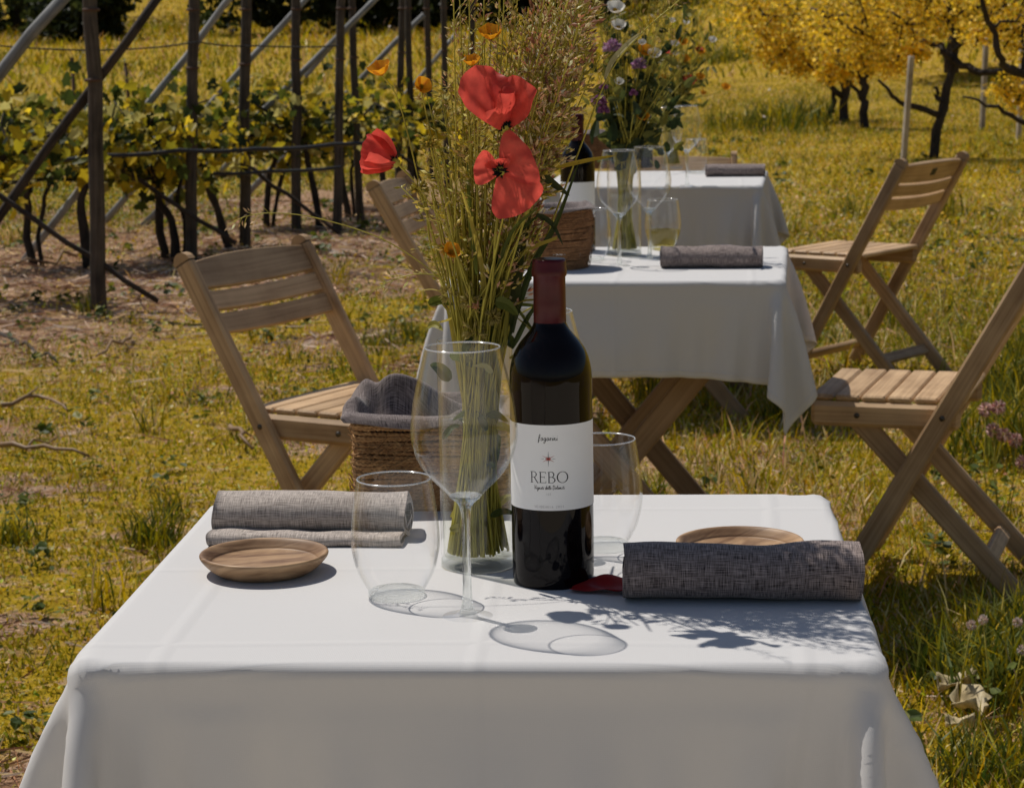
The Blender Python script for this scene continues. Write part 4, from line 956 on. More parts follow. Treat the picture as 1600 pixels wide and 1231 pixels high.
CAPS = {'V': [[(0, 1), (.5, 0), (1, 1)]], 'E': [[(.9, 1), (.1, 1), (.1, 0), (.9, 0)], [(.1, .5), (.75, .5)]], 'N': [[(.1, 0), (.1, 1), (.9, 0), (.9, 1)]], 'D': [[(.1, 0), (.1, 1), (.55, 1), (.9, .7), (.9, .3), (.55, 0), (.1, 0)]],
 'M': [[(0, 0), (.1, 1), (.5, .2), (.9, 1), (1, 0)]], 'I': [[(.5, 0), (.5, 1)]], 'A': [[(0, 0), (.5, 1), (1, 0)], [(.2, .38), (.8, .38)]], 'G': [[(.9, .85), (.55, 1), (.1, .7), (.1, .3), (.5, 0), (.9, .2), (.9, .48), (.6, .48)]], 'T': [[(0, 1), (1, 1)], [(.5, 1), (.5, 0)]],
 '2': [[(.1, .8), (.5, 1), (.85, .75), (.1, 0), (.9, 0)]], '0': [[(.5, 1), (.12, .7), (.12, .3), (.5, 0), (.88, .3), (.88, .7), (.5, 1)]], '1': [[(.25, .8), (.55, 1), (.55, 0)]], ' ': []}
def caps(mb, text, cx, y, h, w, adv=.85):
    x = cx-len(text)*h*adv/2
    for c in text:
        k = .35 if c == 'I' else .62
        for s in CAPS[c]: stroke(mb, [(x+h*adv*.12+px*h*k+(h*.12 if c == 'I' else 0), y+py*h) for px, py in s], w)
        x += h*adv
B1, L1 = make_bottle('dark red wine bottle with white REBO label standing on the front table', U(865, 912, TZ), rad(0))
dirc = math.atan2(CAM[1]-B1.location.y, CAM[0]-B1.location.x); B1.rotation_euler.z = dirc+math.pi/2-rad(1.0)
ink = MB(); OX = -2.6
script(ink, 'fagarini', OX-.4, 66.2, 2.7, .46, 1.02)
# REBO in a light serif
def serif(x, s, h):
    T, t = 1.0, .42
    def vst(xx): stroke(ink, [(xx, y0), (xx, y0+h)], T)
    def ser(xx, yy, l=1.9): stroke(ink, [(xx-l/2, yy), (xx+l/2, yy)], t)
    y0 = s
    vst(x+1); ser(x+1, y0+.2, 2.6); ser(x+1, y0+h-.2, 2.6)                                   # R
    stroke(ink, curve([(x+1, y0+h-.2), (x+4, y0+h-.2), (x+5.6, y0+h*.77), (x+4.2, y0+h*.53), (x+1, y0+h*.50)]), [.45]*5+[.6]*4+[.95]*4+[.6]*3+[.4]*5)
    stroke(ink, curve([(x+3.6, y0+h*.5), (x+5.2, y0+h*.25), (x+6.8, y0+.2), (x+7.6, y0+.2)]), .85)
    x2 = x+9.6; vst(x2); ser(x2, y0+.2, 2.4); ser(x2, y0+h-.2, 2.4)                           # E
    for yy, l in ((.2, 5.2), (h*.52, 3.8), (h-.2, 4.9)): stroke(ink, [(x2, y0+yy), (x2+l, y0+yy)], t)
    stroke(ink, [(x2+5.1, y0), (x2+5.2, y0+1.8)], t); stroke(ink, [(x2+4.8, y0+h-1.6), (x2+4.8, y0+h)], t); stroke(ink, [(x2+3.7, y0+h*.52-.8), (x2+3.7, y0+h*.52+.8)], t)
    x3 = x+17.6; vst(x3); ser(x3, y0+.2, 2.2); ser(x3, y0+h-.2, 2.2)                          # B
    stroke(ink, curve([(x3, y0+h-.2), (x3+3, y0+h-.2), (x3+4.5, y0+h*.78), (x3+3.2, y0+h*.54), (x3, y0+h*.52)]), [.45]*5+[.8]*4+[1.0]*4+[.6]*3+[.4]*5)
    stroke(ink, curve([(x3, y0+h*.52), (x3+3.6, y0+h*.50), (x3+5.5, y0+h*.27), (x3+3.6, y0+.2), (x3, y0+.2)]), [.45]*5+[.8]*4+[1.1]*4+[.6]*3+[.4]*5)
    cx, cy = x+30.2, y0+h/2; aa = np.linspace(0, 2*math.pi, 32, endpoint=False)                # O
    stroke(ink, [(cx+4.9*math.cos(a), cy+(h/2)*math.sin(a)) for a in aa], [.42+.75*abs(math.cos(a))**1.5 for a in aa], True)
serif(OX-17.2, 26.3, 10.4)
script(ink, 'Vigneti delle Dolomiti', OX+.4, 20.2, 1.75, .40, .98)
for a, l in ((90, 7.0), (-90, 7.2), (0, 6.6), (180, 6.8)): stroke(ink, [(OX, 49), (OX+l*math.cos(rad(a)), 49+l*math.sin(rad(a)))], [.75, .12])
ink.build('lettering', MAT['ink'], L1)
red = MB()
for a, l in ((28, 6.2), (152, 6.2), (-28, 6.2), (-152, 6.0), (55, 3.0), (125, 3.0), (-55, 3.0), (-125, 3.0), (0, 3), (180, 3)): stroke(red, [(OX, 49), (OX+l*math.cos(rad(a)), 49+l*math.sin(rad(a)))], [.8, .12])
stroke(red, [(OX-1.3, 49), (OX+1.3, 49)], 1.1); red.build('star_emblem', MAT['redink'], L1)
gr = MB(); caps(gr, 'IGT', OX, 14.6, 1.9, .28, .9); caps(gr, 'VENDEMMIA 2021', OX+.2, 2.6, 2.2, .36, .92); gr.build('vintage_lettering', MAT['greyink'], L1)
make_bottle('dark bottle with plain white label behind the round basket on the second table', U(904, 394, TZ), rad(-14))
make_bottle('dark bottle behind the flowers on the farthest table, only its neck showing', U(1003, 263, TZ), rad(-14))

# ---- turned wooden saucers
def make_plate(P, label, rz, sc=1.0):
    t = tag(MB_plate().build('saucer', MAT['plate']), label, 'saucer', 'turned wooden saucers'); t.location = (P[0], P[1], TZ); t.rotation_euler.z = rz; t.scale = (sc, sc, sc); return t
def MB_plate():
    m = MB(); pr = smooth([(.0001, .0010), (.036, .0008), (.041, .0020), (.052, .0085), (.0600, .0165), (.0625, .0205), (.0622, .0228), (.0600, .0235), (.0570, .0215), (.0525, .0165), (.049, .0140), (.030, .0130), (.0001, .0128)], 4)
    m.lathe(pr, 72)
    m.uv = [[(m.v[i][0]*1.0+.3, m.v[i][1]*.22+m.v[i][2]*.5) for i in f] for f in m.f]; return m
make_plate(U(413, 878, TZ+.013), 'turned wooden saucer on the left of the front table, before the rolled napkin', .35)
make_plate(U(1156, 856, TZ+.015), 'turned wooden saucer on the right of the front table, behind the dark napkin', 1.2)
make_plate(U(1105, 396, TZ+.015), 'wooden saucer behind the dark napkin on the second table', 2.0)

# ---- napkins
def sheet(centre, th, L, wob=.0012, nx=26, seed=0):
    """a linen sheet whose cross-section (y, z) follows 'centre', length L along x"""
    r = np.random.default_rng(seed); c = np.array(curve(centre, 6)); n = len(c); d = np.gradient(c, axis=0); d /= np.linalg.norm(d, axis=1, keepdims=True)+1e-9
    q = np.stack([-d[:, 1], d[:, 0]], 1); up, lo = c+q*th/2, c-q*th/2
    tip0 = c[:1]-d[:1]*th*.4; tip1 = c[-1:]+d[-1:]*th*.4
    loop = np.concatenate([tip0, up, tip1, lo[::-1]]); k = len(loop); arc = np.concatenate([[0], np.cumsum(np.linalg.norm(np.diff(loop, axis=0), axis=1))])
    xs_ = np.linspace(-L/2, L/2, nx); f = Fld(60, seed=seed); vs = []; uv = []; fs = []
    for i, x in enumerate(xs_):
        for j, (y, z) in enumerate(loop):
            e = .0012*math.sin(j*.22+seed) if i in (0, nx-1) else 0
            w = wob*float(f(np.array(x*.9+seed), np.array(arc[j]*.8))); s = 1+.02*math.sin(x*30+seed)
            vs.append((x+e, y*s+w*.6, max(.0006, z*s+w))); uv.append((x+seed*.37, arc[j]))
    for i in range(nx-1):
        for j in range(k): fs.append((i*k+j, i*k+(j+1) % k, (i+1)*k+(j+1) % k, (i+1)*k+j))
    m = MB(); m.add(vs, fs, uv, True)
    for i, sgn in ((0, 1), (nx-1, -1)):          # strips closing the two ends, layer by layer
        b = i*k; n_ = len(up)
        f2 = [(b+1+j, b+2+j, b+k-2-j, b+k-1-j) for j in range(n_-1)]
        f2 += [(b, b+1, b+k-1), (b+n_, b+n_+1, b+n_+2)]
        if sgn < 0: f2 = [g[::-1] for g in f2]
        base = len(m.v)
        for g_ in f2: m.f.append(list(g_)); m.uv.append([uv[q_] for q_ in g_]); m.sm.append(False)
    return m
def place(o, P, rz, label, cat='napkin', group='rolled linen napkins'):
    o.location = (P[0], P[1], TZ); o.rotation_euler.z = rz; return tag(o, label, cat, group)
def oval_spiral(turns, a0, b0, th, cy, start=0., b_drop=0):
    """flattened spiral wound inward from the outside"""
    pts = []; n = int(turns*12)
    for i in range(n+1):
        t = start+2*math.pi*turns*i/n; k = th*1.08*turns*i/n
        pts.append((cy+(a0-k)*math.cos(t), b0+(b0-k-.0004)*math.sin(t)-.0))
    return pts
# left: a thick roll whose loose tail lies folded in front of it
roll = oval_spiral(2.2, .033, .0245, .0052, .012, start=-math.pi*.52)
tail = [(-.018, .0118), (-.040, .0128), (-.0465, .0102), (-.0455, .0062), (-.034, .0036), (-.012, .0032)]
place(sheet(tail+roll, .0052, .200, .0009, seed=3).build('napkin', MAT['linen2']), U(487, 843, TZ), rad(-1.5), 'grey linen napkin in a thick sunlit roll, left on the front table')
def flat_roll(a, b, th, turns, seed, L):
    return sheet(oval_spiral(turns, a, b, th, 0, start=-math.pi*.5), th, L, .0010, seed=seed)
place(flat_roll(.036, .0265, .0062, 2.6, 5, .216).build('napkin', MAT['linen']), U(1160, 938, TZ), rad(-1.0), 'dark melange linen napkin rolled flat, right on the front table over a red petal')
place(flat_roll(.036, .0245, .0060, 2.6, 8, .212).build('napkin', MAT['linen']), U(1112, 420, TZ), rad(-3), 'dark linen napkin lying at the right of the second table')
place(flat_roll(.034, .0215, .0060, 2.4, 11, .19).build('napkin', MAT['linen']), U(1149, 277, TZ), rad(-4), 'dark linen napkin lying at the right of the farthest table')
# red petal half under the napkin
P = U(938, 929, TZ); m = MB(); G = np.zeros((9, 11, 3))
for j in range(9):
    for i in range(11):
        u = (i/10-.5)*2; v = j/8; w = .5*math.sin(math.pi*min(1., .12+v*.86))**.7*(1+.1*math.sin(v*9+1))
        G[j, i] = [.062*(v-.45), .042*u*w+.006*math.sin(v*4), .0045+.005*abs(u)**2*v+.003*math.sin(v*6+u*2)**2+.010*sstep(.2, .9, u)*math.sin(v*3.0)*.5]
m.grid(G+[0, 0, 0]); o = m.build('fallen_petal', MAT['petalred'], mods=[('solid', .0006), ('sub', 1)]); o.location = (P[0], P[1], TZ); o.rotation_euler.z = -.15; tag(o, 'dark red poppy petal lying on the cloth, partly under the dark napkin', 'petal')

# ---- baskets of seagrass cord
def rrect(hx, hy, r, n=150):
    """points of a rounded rectangle, evenly spaced, with outward normals"""
    seg = []
    for cx, cy, a0 in ((hx-r, hy-r, 0), (-hx+r, hy-r, 90), (-hx+r, -hy+r, 180), (hx-r, -hy+r, 270)):
        for a in np.linspace(a0, a0+90, 14): seg.append((cx+r*math.cos(rad(a)), cy+r*math.sin(rad(a))))
    p = np.array(seg+[seg[0]]); s = np.concatenate([[0], np.cumsum(np.linalg.norm(np.diff(p, axis=0), axis=1))]); t = np.linspace(0, s[-1], n, endpoint=False)
    q = np.stack([np.interp(t, s, p[:, 0]), np.interp(t, s, p[:, 1])], 1)
    d = np.roll(q, -1, 0)-np.roll(q, 1, 0); d /= np.linalg.norm(d, axis=1, keepdims=True)
    return q, np.stack([d[:, 1], -d[:, 0]], 1), t
def cord_wall(rows, H, path, swell, r, tw=2.2, seed=0, n=420, ns=8):
    m = MB(); rg = np.random.default_rng(seed)
    for k in range(rows):
        z = r+(H-2*r)*k/(rows-1); s = swell(k/(rows-1)); q, nn, t = path(s, n); ph = rg.uniform(0, 6.28); f = Fld(30, seed=seed*50+k)
        vs = []; uv = []
        dz = f(t, t*0)*r*.35; do = f(t+9, t*0)*r*.25
        for i in range(n):
            for j in range(ns):
                a = 2*math.pi*j/ns; rr = r*1.12*(1+.30*math.sin(2*a+2*math.pi*t[i]/(r*tw)+ph)+.12*math.sin(t[i]*900+j*2+ph))
                o = rr*math.cos(a)+do[i]; vs.append((q[i, 0]+nn[i, 0]*o, q[i, 1]+nn[i, 1]*o, z+rr*math.sin(a)*.98+dz[i])); uv.append((t[i], j/ns*.03+k*.7))
        fs = [(i*ns+j, i*ns+(j+1) % ns, ((i+1) % n)*ns+(j+1) % ns, ((i+1) % n)*ns+j) for i in range(n) for j in range(ns)]
        m.add(vs, fs, uv, True)
    return m
def fibres(m, path, swell, H, n=160, seed=1, r=.0007):
    rg = np.random.default_rng(seed)
    for _ in range(n):
        h = rg.uniform(.05, .95); q, nn, t = path(swell(h), 200); i = rg.integers(0, 200); L = rg.integers(3, 8); pts = []
        for k in range(4):
            ii = (i+k*L//2) % 200; hh = h*H+(k-1.5)*rg.uniform(.002, .006); pts.append((q[ii, 0]+nn[ii, 0]*(.0045+.001*k), q[ii, 1]+nn[ii, 1]*(.0045+.001*k), np.clip(hh, .002, H)))
        m.tube(pts, r, 3)
def basket(P, rz, label, path, swell, rows, H, r, mat, seed, group='seagrass bread baskets'):
    t = thing('basket', label, 'basket', (P[0], P[1], TZ), rz, group=group)
    m = cord_wall(rows, H, path, swell, r, seed=seed); fibres(m, path, swell, H, seed=seed, n=260); m.build('wall', mat, t)
    q, nn, tt = path(swell(0)*.985, 60); b = MB(); vs = [(x, y, z) for z in (.001, .006) for x, y in q]
    b.add(vs, [tuple(range(59, -1, -1)), tuple(60+i for i in range(60))]+[(i, (i+1) % 60, 60+(i+1) % 60, 60+i) for i in range(60)], [(x, y) for _ in (0, 1) for x, y in q]); b.build('bottom', mat, t)
    return t
BP = D(671, 655, .255); BH = BP[2]-TZ-.002; BHX, BHY = .0840, .058; BCY = .255+BHY+.002
basket((BP[0], BCY), rad(-1.0), 'square brown seagrass basket at the back of the front table, holding a napkin', lambda s, n: rrect(BHX*s, BHY*s, .016*s, n), lambda h: 1.0, 27, BH, .0022, MAT['seagrass'], 1)
P2 = U(865, 421, TZ)
basket((P2[0], P2[1]+.01), .2, 'round dark seagrass basket on the second table, holding a napkin', lambda s, n: rrect(.081*s, .081*s, .0808*s, n), lambda h: .86+.14*math.sin(min(1, h*1.15)*math.pi/2)-.02*sstep(.8, 1, h), 27, .128, .0025, MAT['rattan'], 2)
P3 = U(938, 262, TZ)
basket((P3[0], P3[1]), .2, 'round dark seagrass basket on the farthest table behind the flowers', lambda s, n: rrect(.081*s, .081*s, .0808*s, n), lambda h: .86+.14*math.sin(min(1, h*1.15)*math.pi/2), 18, .118, .0036, MAT['rattan'], 3)
# ---- napkins lying in the baskets
def lining(P, rz, H, hx, hy, label, seed, hump, round_=False, mat='linen3', drop=.006):
    """linen pushed into a basket: sinks inside, rolls over the rim, stands up in soft folds"""
    n = 84; G = np.zeros((n, n, 3)); uv = []; f1, f2 = Fld(26, seed=seed), Fld(70, seed=seed+1)
    for j in range(n):
        for i in range(n):
            u, v = (i/(n-1)-.5)*2, (j/(n-1)-.5)*2; k = max(abs(u), abs(v)); a = math.atan2(v, u)
            m_ = 1.30 if round_ else 1.22
            if round_: x, y = hx*k*m_*math.cos(a), hy*k*m_*math.sin(a); kk = k*m_
            else: x, y = hx*u*m_, hy*v*(m_+.1); kk = max(abs(x)/hx, abs(y)/hy)
            soft = float(f1(np.array(x), np.array(y))); fine = float(f2(np.array(x), np.array(y)))
            z = H-.020+.004*soft+.0012*fine
            t = sstep(.72, .98, kk); z = z*(1-t)+(H+.006+.0018*soft)*t
            if kk > 1.04:                       # hanging hem, its length changing gently round the rim
                q = (kk-1.04)/(m_-1.04); L = drop*(1+.35*math.sin(a*2+seed)+.2*math.sin(a*5+seed*2)); z = H+.006+.0018*soft-L*q*(.35+.65*q)
                sc = (1.04+.10*q**.8+.012*math.sin(a*9+seed)*q)/kk; x *= sc; y *= sc*(1 if round_ else 1.02)
            for (cx, cy, an, l1, l2, hh) in hump:   # standing folds: ridges with a sharp crest
                dx, dy = x-cx, y-cy; p, q2 = dx*math.cos(an)+dy*math.sin(an), -dx*math.sin(an)+dy*math.cos(an)
                q2 += .35*l2*math.sin(p/l1*2.2+seed); z += hh*math.exp(-(p/l1)**2)*(1/(1+(q2/l2)**2)**1.6)
            G[j, i] = [x, y, z]; uv.append((u*.13+seed*.3, v*.13))
    m = MB(); m.grid(G, uv); o = m.build('napkin', MAT[mat], mods=[('sub', 1), ('solid', .0016)]); o.location = (P[0], P[1], TZ); o.rotation_euler.z = rz
    return tag(o, label, 'napkin', 'napkins in the baskets')
lining((BP[0], BCY), rad(-1), BH, BHX, BHY, 'grey linen napkin bunched in the square basket, folds spilling over its rim', 2, [(-.045, .012, rad(-12), .040, .016, .056), (.0, .030, rad(8), .05, .018, .034), (.035, -.012, rad(30), .035, .013, .026), (-.086, -.03, rad(50), .022, .015, .014), (-.02, -.040, rad(4), .05, .012, .012)])
lining((P2[0], P2[1]+.01), .2, .128, .079, .079, 'pale linen napkin folded over the rim of the round basket on the second table', 5, [(.03, -.03, .5, .03, .015, .020), (.06, .0, 1.3, .03, .014, .018)], round_=True)
lining((P3[0], P3[1]), .2, .118, .079, .079, 'pale linen napkin in the basket on the farthest table', 9, [(-.02, -.05, .2, .03, .02, .026)], round_=True)

# ================================================================== vases and bouquets
def make_vase(P, label, r=.0365, h=.225, wl=.15):
    t = thing('glass_vase', label, 'vase', (P[0], P[1], TZ), group='glass vases')
    o = [(r-.001, .0120), (r, .016), (r, .06), (r, .12), (r, .18), (r, h)]
    m = MB(); shell(m, o, .0022); m.build('wall', MAT['crystal'], t)
    m = MB(); m.lathe([(.0001, .0006), (r-.004, .0004), (r, .003), (r, .0115), (r-.003, .0135), (.0001, .0135)], 64); m.build('base', MAT['crystal3'], t)
    m = MB(); m.lathe([(.0001, .0142), (r-.0028, .0142), (r-.0026, .03), (r-.0026, wl), (.0001, wl)], 48); m.build('water', MAT['water'], t)
    return t
SPT = np.array([[0, 0, 0], [.16, 0, .45], [0, .16, .45], [-.16, 0, .45], [0, -.16, .45], [0, 0, 1.]]); SPF = [(0, 2, 1), (0, 3, 2), (0, 4, 3), (0, 1, 4), (1, 2, 5), (2, 3, 5), (3, 4, 5), (4, 1, 5)]
def frame_z(d):
    d = d/np.linalg.norm(d, axis=1, keepdims=True); x = RNG.normal(size=d.shape); x -= d*(x*d).sum(1, keepdims=True); x /= np.linalg.norm(x, axis=1, keepdims=True)
    return np.stack([x, np.cross(d, x), d], 2)
class Bunch:
    """stems, seed heads and leaves of one bunch, gathered in a vase at c"""
    def __init__(s, c, r=.029, h=.222): s.c = np.array(c, float); s.r = r; s.h = h; s.st = MB(); s.sp = []; s.sd = []; s.sc = []; s.ss = []; s.lv = []; s.lc = []
    def path(s, tip, bow=.12, droop=None, n=12, base_h=.018):
        tip = np.array(tip, float); d = tip[:2]-s.c[:2]; L = np.linalg.norm(d)+1e-6
        a = RNG.normal(0, .55); u = d/L; u = np.array([u[0]*math.cos(a)-u[1]*math.sin(a), u[0]*math.sin(a)+u[1]*math.cos(a)])
        k = min(1, L/.10)
        rim = np.array([*(s.c[:2]+u*s.r*k*RNG.uniform(.5, .97)), TZ+s.h]); ab = RNG.uniform(0, 6.28); b = np.array([*(s.c[:2]-u*s.r*.35+s.r*.95*math.sqrt(RNG.uniform())*np.array([math.cos(ab), math.sin(ab)])), TZ+base_h])
        q = s.c[:2]-b[:2]; 
        if np.linalg.norm(q) > s.r*.9: b[:2] = s.c[:2]-q/np.linalg.norm(q)*s.r*.88
        mid = rim+(tip-rim)*.5; mid[2] += bow*L; mid[:2] -= d*bow*.55
        pts = [b, rim, mid]+([np.array(x, float) for x in droop] if droop is not None else [])+[tip]
        return curve(pts, max(4, n//(len(pts)-1)))
    def stalk(s, pts, r0=.0011, r1=.0005): s.st.tube(pts, list(np.linspace(r0, r1, len(pts))), 4, False)
    def panicle(s, pts, length, nb, bl, cols, size=.0050, per=5, open_=.55):
        P = np.array(pts); seg = np.linalg.norm(np.diff(P, axis=0), axis=1); acc = np.concatenate([[0], np.cumsum(seg)]); T = acc[-1]
        for k in range(nb):
            q = k/max(1, nb-1); a = T-length*(1-q); p = np.array([np.interp(a, acc, P[:, i]) for i in range(3)]); p2 = np.array([np.interp(min(T, a+.01), acc, P[:, i]) for i in range(3)])
            ax = nrm(p2-p+1e-9*RNG.normal(size=3)); side = nrm(np.cross(ax, RNG.normal(size=3))); L = bl*(1-.75*q)*RNG.uniform(.4, 1.25)
            d = nrm(ax*(1-open_*(1-q*.6))+side*open_*1.1); e = p+d*L+V(0, 0, -L*.18)
            if L > .006: s.st.tube([p, p+d*L*.55, e], [.00035, .0003, .0002], 3, False)
            for j in range(max(1, int(per*(1-.5*q)))):
                f = RNG.uniform(.35, 1.05); s.sp.append(p+(e-p)*f+RNG.normal(0, .0012, 3)); s.sd.append(nrm(d+RNG.normal(0, .35, 3))); s.sc.append(cols[RNG.integers(len(cols))]*np.exp(RNG.normal(0, .25))); s.ss.append(size*RNG.uniform(.6, 1.35))
    def blade(s, pts, w, col, n=10, twist=.4):
        p = np.array(curve(pts, 5)); n = len(p); ref = nrm(V(RNG.normal(0, .4), -1, RNG.normal(0, .3))); vs = []
        for i in range(n):
            d = nrm(p[min(i+1, n-1)]-p[max(0, i-1)]); sd = nrm(np.cross(d, ref)); nn = np.cross(sd, d); q = i/(n-1); ww = w*min(1, .35+q*3)*(1-q**3)+.0003; a = twist*q*3; sd = sd*math.cos(a)+nn*math.sin(a)
            vs += [p[i]-sd*ww/2+nn*ww*.12, p[i]-nn*ww*.05, p[i]+sd*ww/2+nn*ww*.12]
        for i in range(n-1):
            for k in (0, 1): s.lv.append([vs[i*3+k], vs[i*3+k+1], vs[i*3+3+k+1], vs[i*3+3+k]]); s.lc.append(col)
    def build(s, parent, stemmat='stem', shift=None):
        s.st.build('stems', MAT[stemmat], parent, shift=shift)
        if s.sp:
            n = len(s.sp); np_mesh('seed_heads', scatter(SPT, frame_z(np.array(s.sd)), np.array(s.ss), np.array(s.sp)), SPF, n, MAT['leaf'], np.clip(np.array(s.sc), 0, .9), parent, shift=shift)
        if s.lv: np_mesh('leaves', np.array(s.lv), [(0, 1, 2, 3)], len(s.lv), MAT['leaf'], np.array(s.lc), parent, shift=shift, smooth=True)
BROWN = np.array([(.64, .42, .25), (.54, .29, .18), (.74, .58, .34), (.70, .46, .32), (.42, .20, .12), (.80, .70, .48), (.46, .37, .08), (.82, .70, .46), (.52, .44, .10)])  # palest entries put sunlit highlights into the seed head colours
GREENY = np.array([(.52, .43, .06), (.64, .53, .16), (.42, .36, .05), (.70, .58, .27), (.46, .33, .13)])

def petal(c, out, axis, L, Wd, cup=.5, seed=0, nj=12, ni=13, ruffle=.06, tip=.9):
    """one petal grid: base at c, growing along 'out', its face towards 'axis'"""
    out = nrm(out); axis = nrm(V(*axis)-out*np.dot(V(*axis), out)); sd = np.cross(out, axis); G = np.zeros((nj, ni, 3)); f = Fld(5, seed=seed+40); f2 = Fld(16, seed=seed+90)
    for j in range(nj):
        v = j/(nj-1)
        for i in range(ni):
            u = (i/(ni-1)-.5)*2; w = (math.sin(math.pi*min(.5, .04+v*.56)))*(1-.12*max(0, v-.75)); rad_ = v*(1-.20*u*u*v*tip)
            x = u*w*Wd/2; y = rad_*L; z = cup*L*(v*v*.75+.35*(u*w)**2)+ruffle*L*(float(f(np.array(u*1.3), np.array(v*1.2)))*v+.45*float(f2(np.array(u), np.array(v*.5)))*v*v)
            G[j, i] = c+sd*x+out*y+axis*z
    return G
def poppy(label, c, axis, petals, stem_pts, group='red poppies in the front bouquet', sc=1.0):
    """petals: (out direction, length, width, cup)"""
    base = np.array(stem_pts[0], float); t = thing('poppy', label, 'flower', base, group=group)
    m = MB(); m.tube(curve(stem_pts, 5), .0010*sc, 6); m.build('stem', MAT['stem'], t, shift=base)
    for k, (o_, L, Wd, cup) in enumerate(petals):
        m = MB(); m.grid(petal(np.array(c), V(*o_), axis, L, Wd, cup, seed=k+int(abs(c[0])*900)))
        m.build('petal', MAT['poppy'], t, shift=base, mods=[('sub', 1)])
    n = 60; a = nrm(axis); d = rand_rot(n)[:, :, 2]; d = d+a*1.0; d /= np.linalg.norm(d, axis=1, keepdims=True)
    np_mesh('flower_centre', scatter(SPT, frame_z(d), np.full(n, .0085*sc)*RNG.uniform(.6, 1.2, n), np.repeat(np.array([c])+a*.002*sc, n, 0)), SPF, n, MAT['leaf'], np.full((n, 3), .02), t, shift=base)
    m = MB(); q = rotz(a); m.lathe([(.0001, -.003), (.004, -.001), (.0048, .003), (.0042, .006), (.0001, .0068)], 14); m.v = [tuple(np.array(c)+(q@np.array(p))*sc) for p in m.v]; m.build('seed_pod', MAT['stem'], t, shift=base)
    return t
def rotz(a):
    a = nrm(a); x = nrm(np.cross(V(0, 1, .3), a)); return np.stack([x, np.cross(a, x), a], 1)
def buttercup(label, c, axis, stem_pts, r=.0115, group='buttercups in the front bouquet', mat='butter', name='buttercup', thick=.0008):
    base = np.array(stem_pts[0], float); t = thing(name, label, 'flower', base, group=group)
    m = MB(); m.tube(curve(stem_pts, 5), thick, 5); m.build('stem', MAT['stem'], t, shift=base)
    a = nrm(axis); q = rotz(a); m = MB()
    for k in range(5):
        an = k*2*math.pi/5+r*200; o_ = q@V(math.cos(an), math.sin(an), .45); m.grid(petal(np.array(c), o_, a, r*1.15, r*1.25, .45, seed=k, nj=6, ni=7, ruffle=.03, tip=.6))
    m.build('petals', MAT[mat], t, shift=base)
    n = 26; d = rand_rot(n)[:, :, 2]+a*1.2; np_mesh('flower_centre', scatter(SPT, frame_z(d), np.full(n, r*.42), np.repeat(np.array([c])+a*r*.12, n, 0)), SPF, n, MAT['leaf'], np.tile([(.55, .36, .02)], (n, 1)), t, shift=base)
    return t
def cloverhead(label, c, stem_pts, r, group, cols, name='clover_flower', n=110):
    base = np.array(stem_pts[0], float); t = thing(name, label, 'flower', base, group=group)
    m = MB(); m.tube(curve(stem_pts, 5), r*.11, 5); m.build('stem', MAT['stem'], t, shift=base)
    d = rand_rot(n)[:, :, 2]; d[:, 2] = np.abs(d[:, 2])*1.1-.35; R = frame_z(d)
    np_mesh('flower_head', scatter(SPT*[1.6, 1.6, 1], R, r*.75*RNG.uniform(.8, 1.2, n), np.array(c)[None]+R[:, :, 2]*r*.4), SPF, n, MAT['leaf'], mixc(n, *cols), t, shift=base)
    return t

# ---- bouquet on the front table
v1 = U(748, 888, TZ); VY = v1[1]
make_vase(v1, 'clear cylindrical glass vase of water holding the front bouquet')
B = Bunch(v1, .0335)
def T(px, py, dy=0.): return D(px, py, VY+dy)
gb = thing('grass_bunch', 'bunch of flowering brown and green grasses standing in the front vase', 'grass bunch', (v1[0], v1[1], TZ)); gb['kind'] = 'stuff'
for k in range(78):                              # brown dense panicles to the right
    q = RNG.uniform(0, 1); tx = 795+150*RNG.uniform(0, 1)**.85; ty = -90+360*RNG.uniform(0, 1)**1.15
    if ty > 130: tx = RNG.uniform(838, 878-.12*(ty-130))
    p = B.path(T(tx+RNG.normal(0, 8), ty, RNG.normal(.02, .045)), bow=.10); B.stalk(p); L = RNG.uniform(.10, .19)
    B.panicle(p, L, int(L*150), .030, BROWN if RNG.uniform() < .8 else GREENY, size=.0062+.0030*RNG.uniform(), per=8, open_=.52)
for k in range(18):                              # tallest ones above the frame
    p = B.path(T(RNG.uniform(700, 1000), RNG.uniform(-190, -60), RNG.normal(0, .06)), bow=.08); B.stalk(p); B.panicle(p, .17, 26, .03, BROWN, size=.0046, per=6, open_=.45)
for k in range(20):                              # looser green panicles to the left
    tx = 618+150*RNG.uniform(0, 1); ty = 45+330*RNG.uniform(0, 1)**1.2
    p = B.path(T(tx, ty, RNG.normal(.005, .04)), bow=.22); B.stalk(p); L = RNG.uniform(.08, .15); B.panicle(p, L, int(L*120), .036, GREENY, size=.0074, per=8, open_=.65)
for k in range(18):                              # short ones in the middle, between the poppies
    p = B.path(T(RNG.uniform(690, 850), RNG.uniform(215, 420), RNG.normal(.01, .03)), bow=.1); B.stalk(p); L = RNG.uniform(.05, .09); B.panicle(p, L, int(L*150), .018, np.concatenate([GREENY, BROWN[:3]]), size=.0042, per=5, open_=.5)
for k in range(70):                              # stems and narrow leaves without heads
    p = B.path(T(RNG.uniform(670, 860), RNG.uniform(240, 480), RNG.normal(0, .04)), bow=.05); B.stalk(p, .0014, .0008)
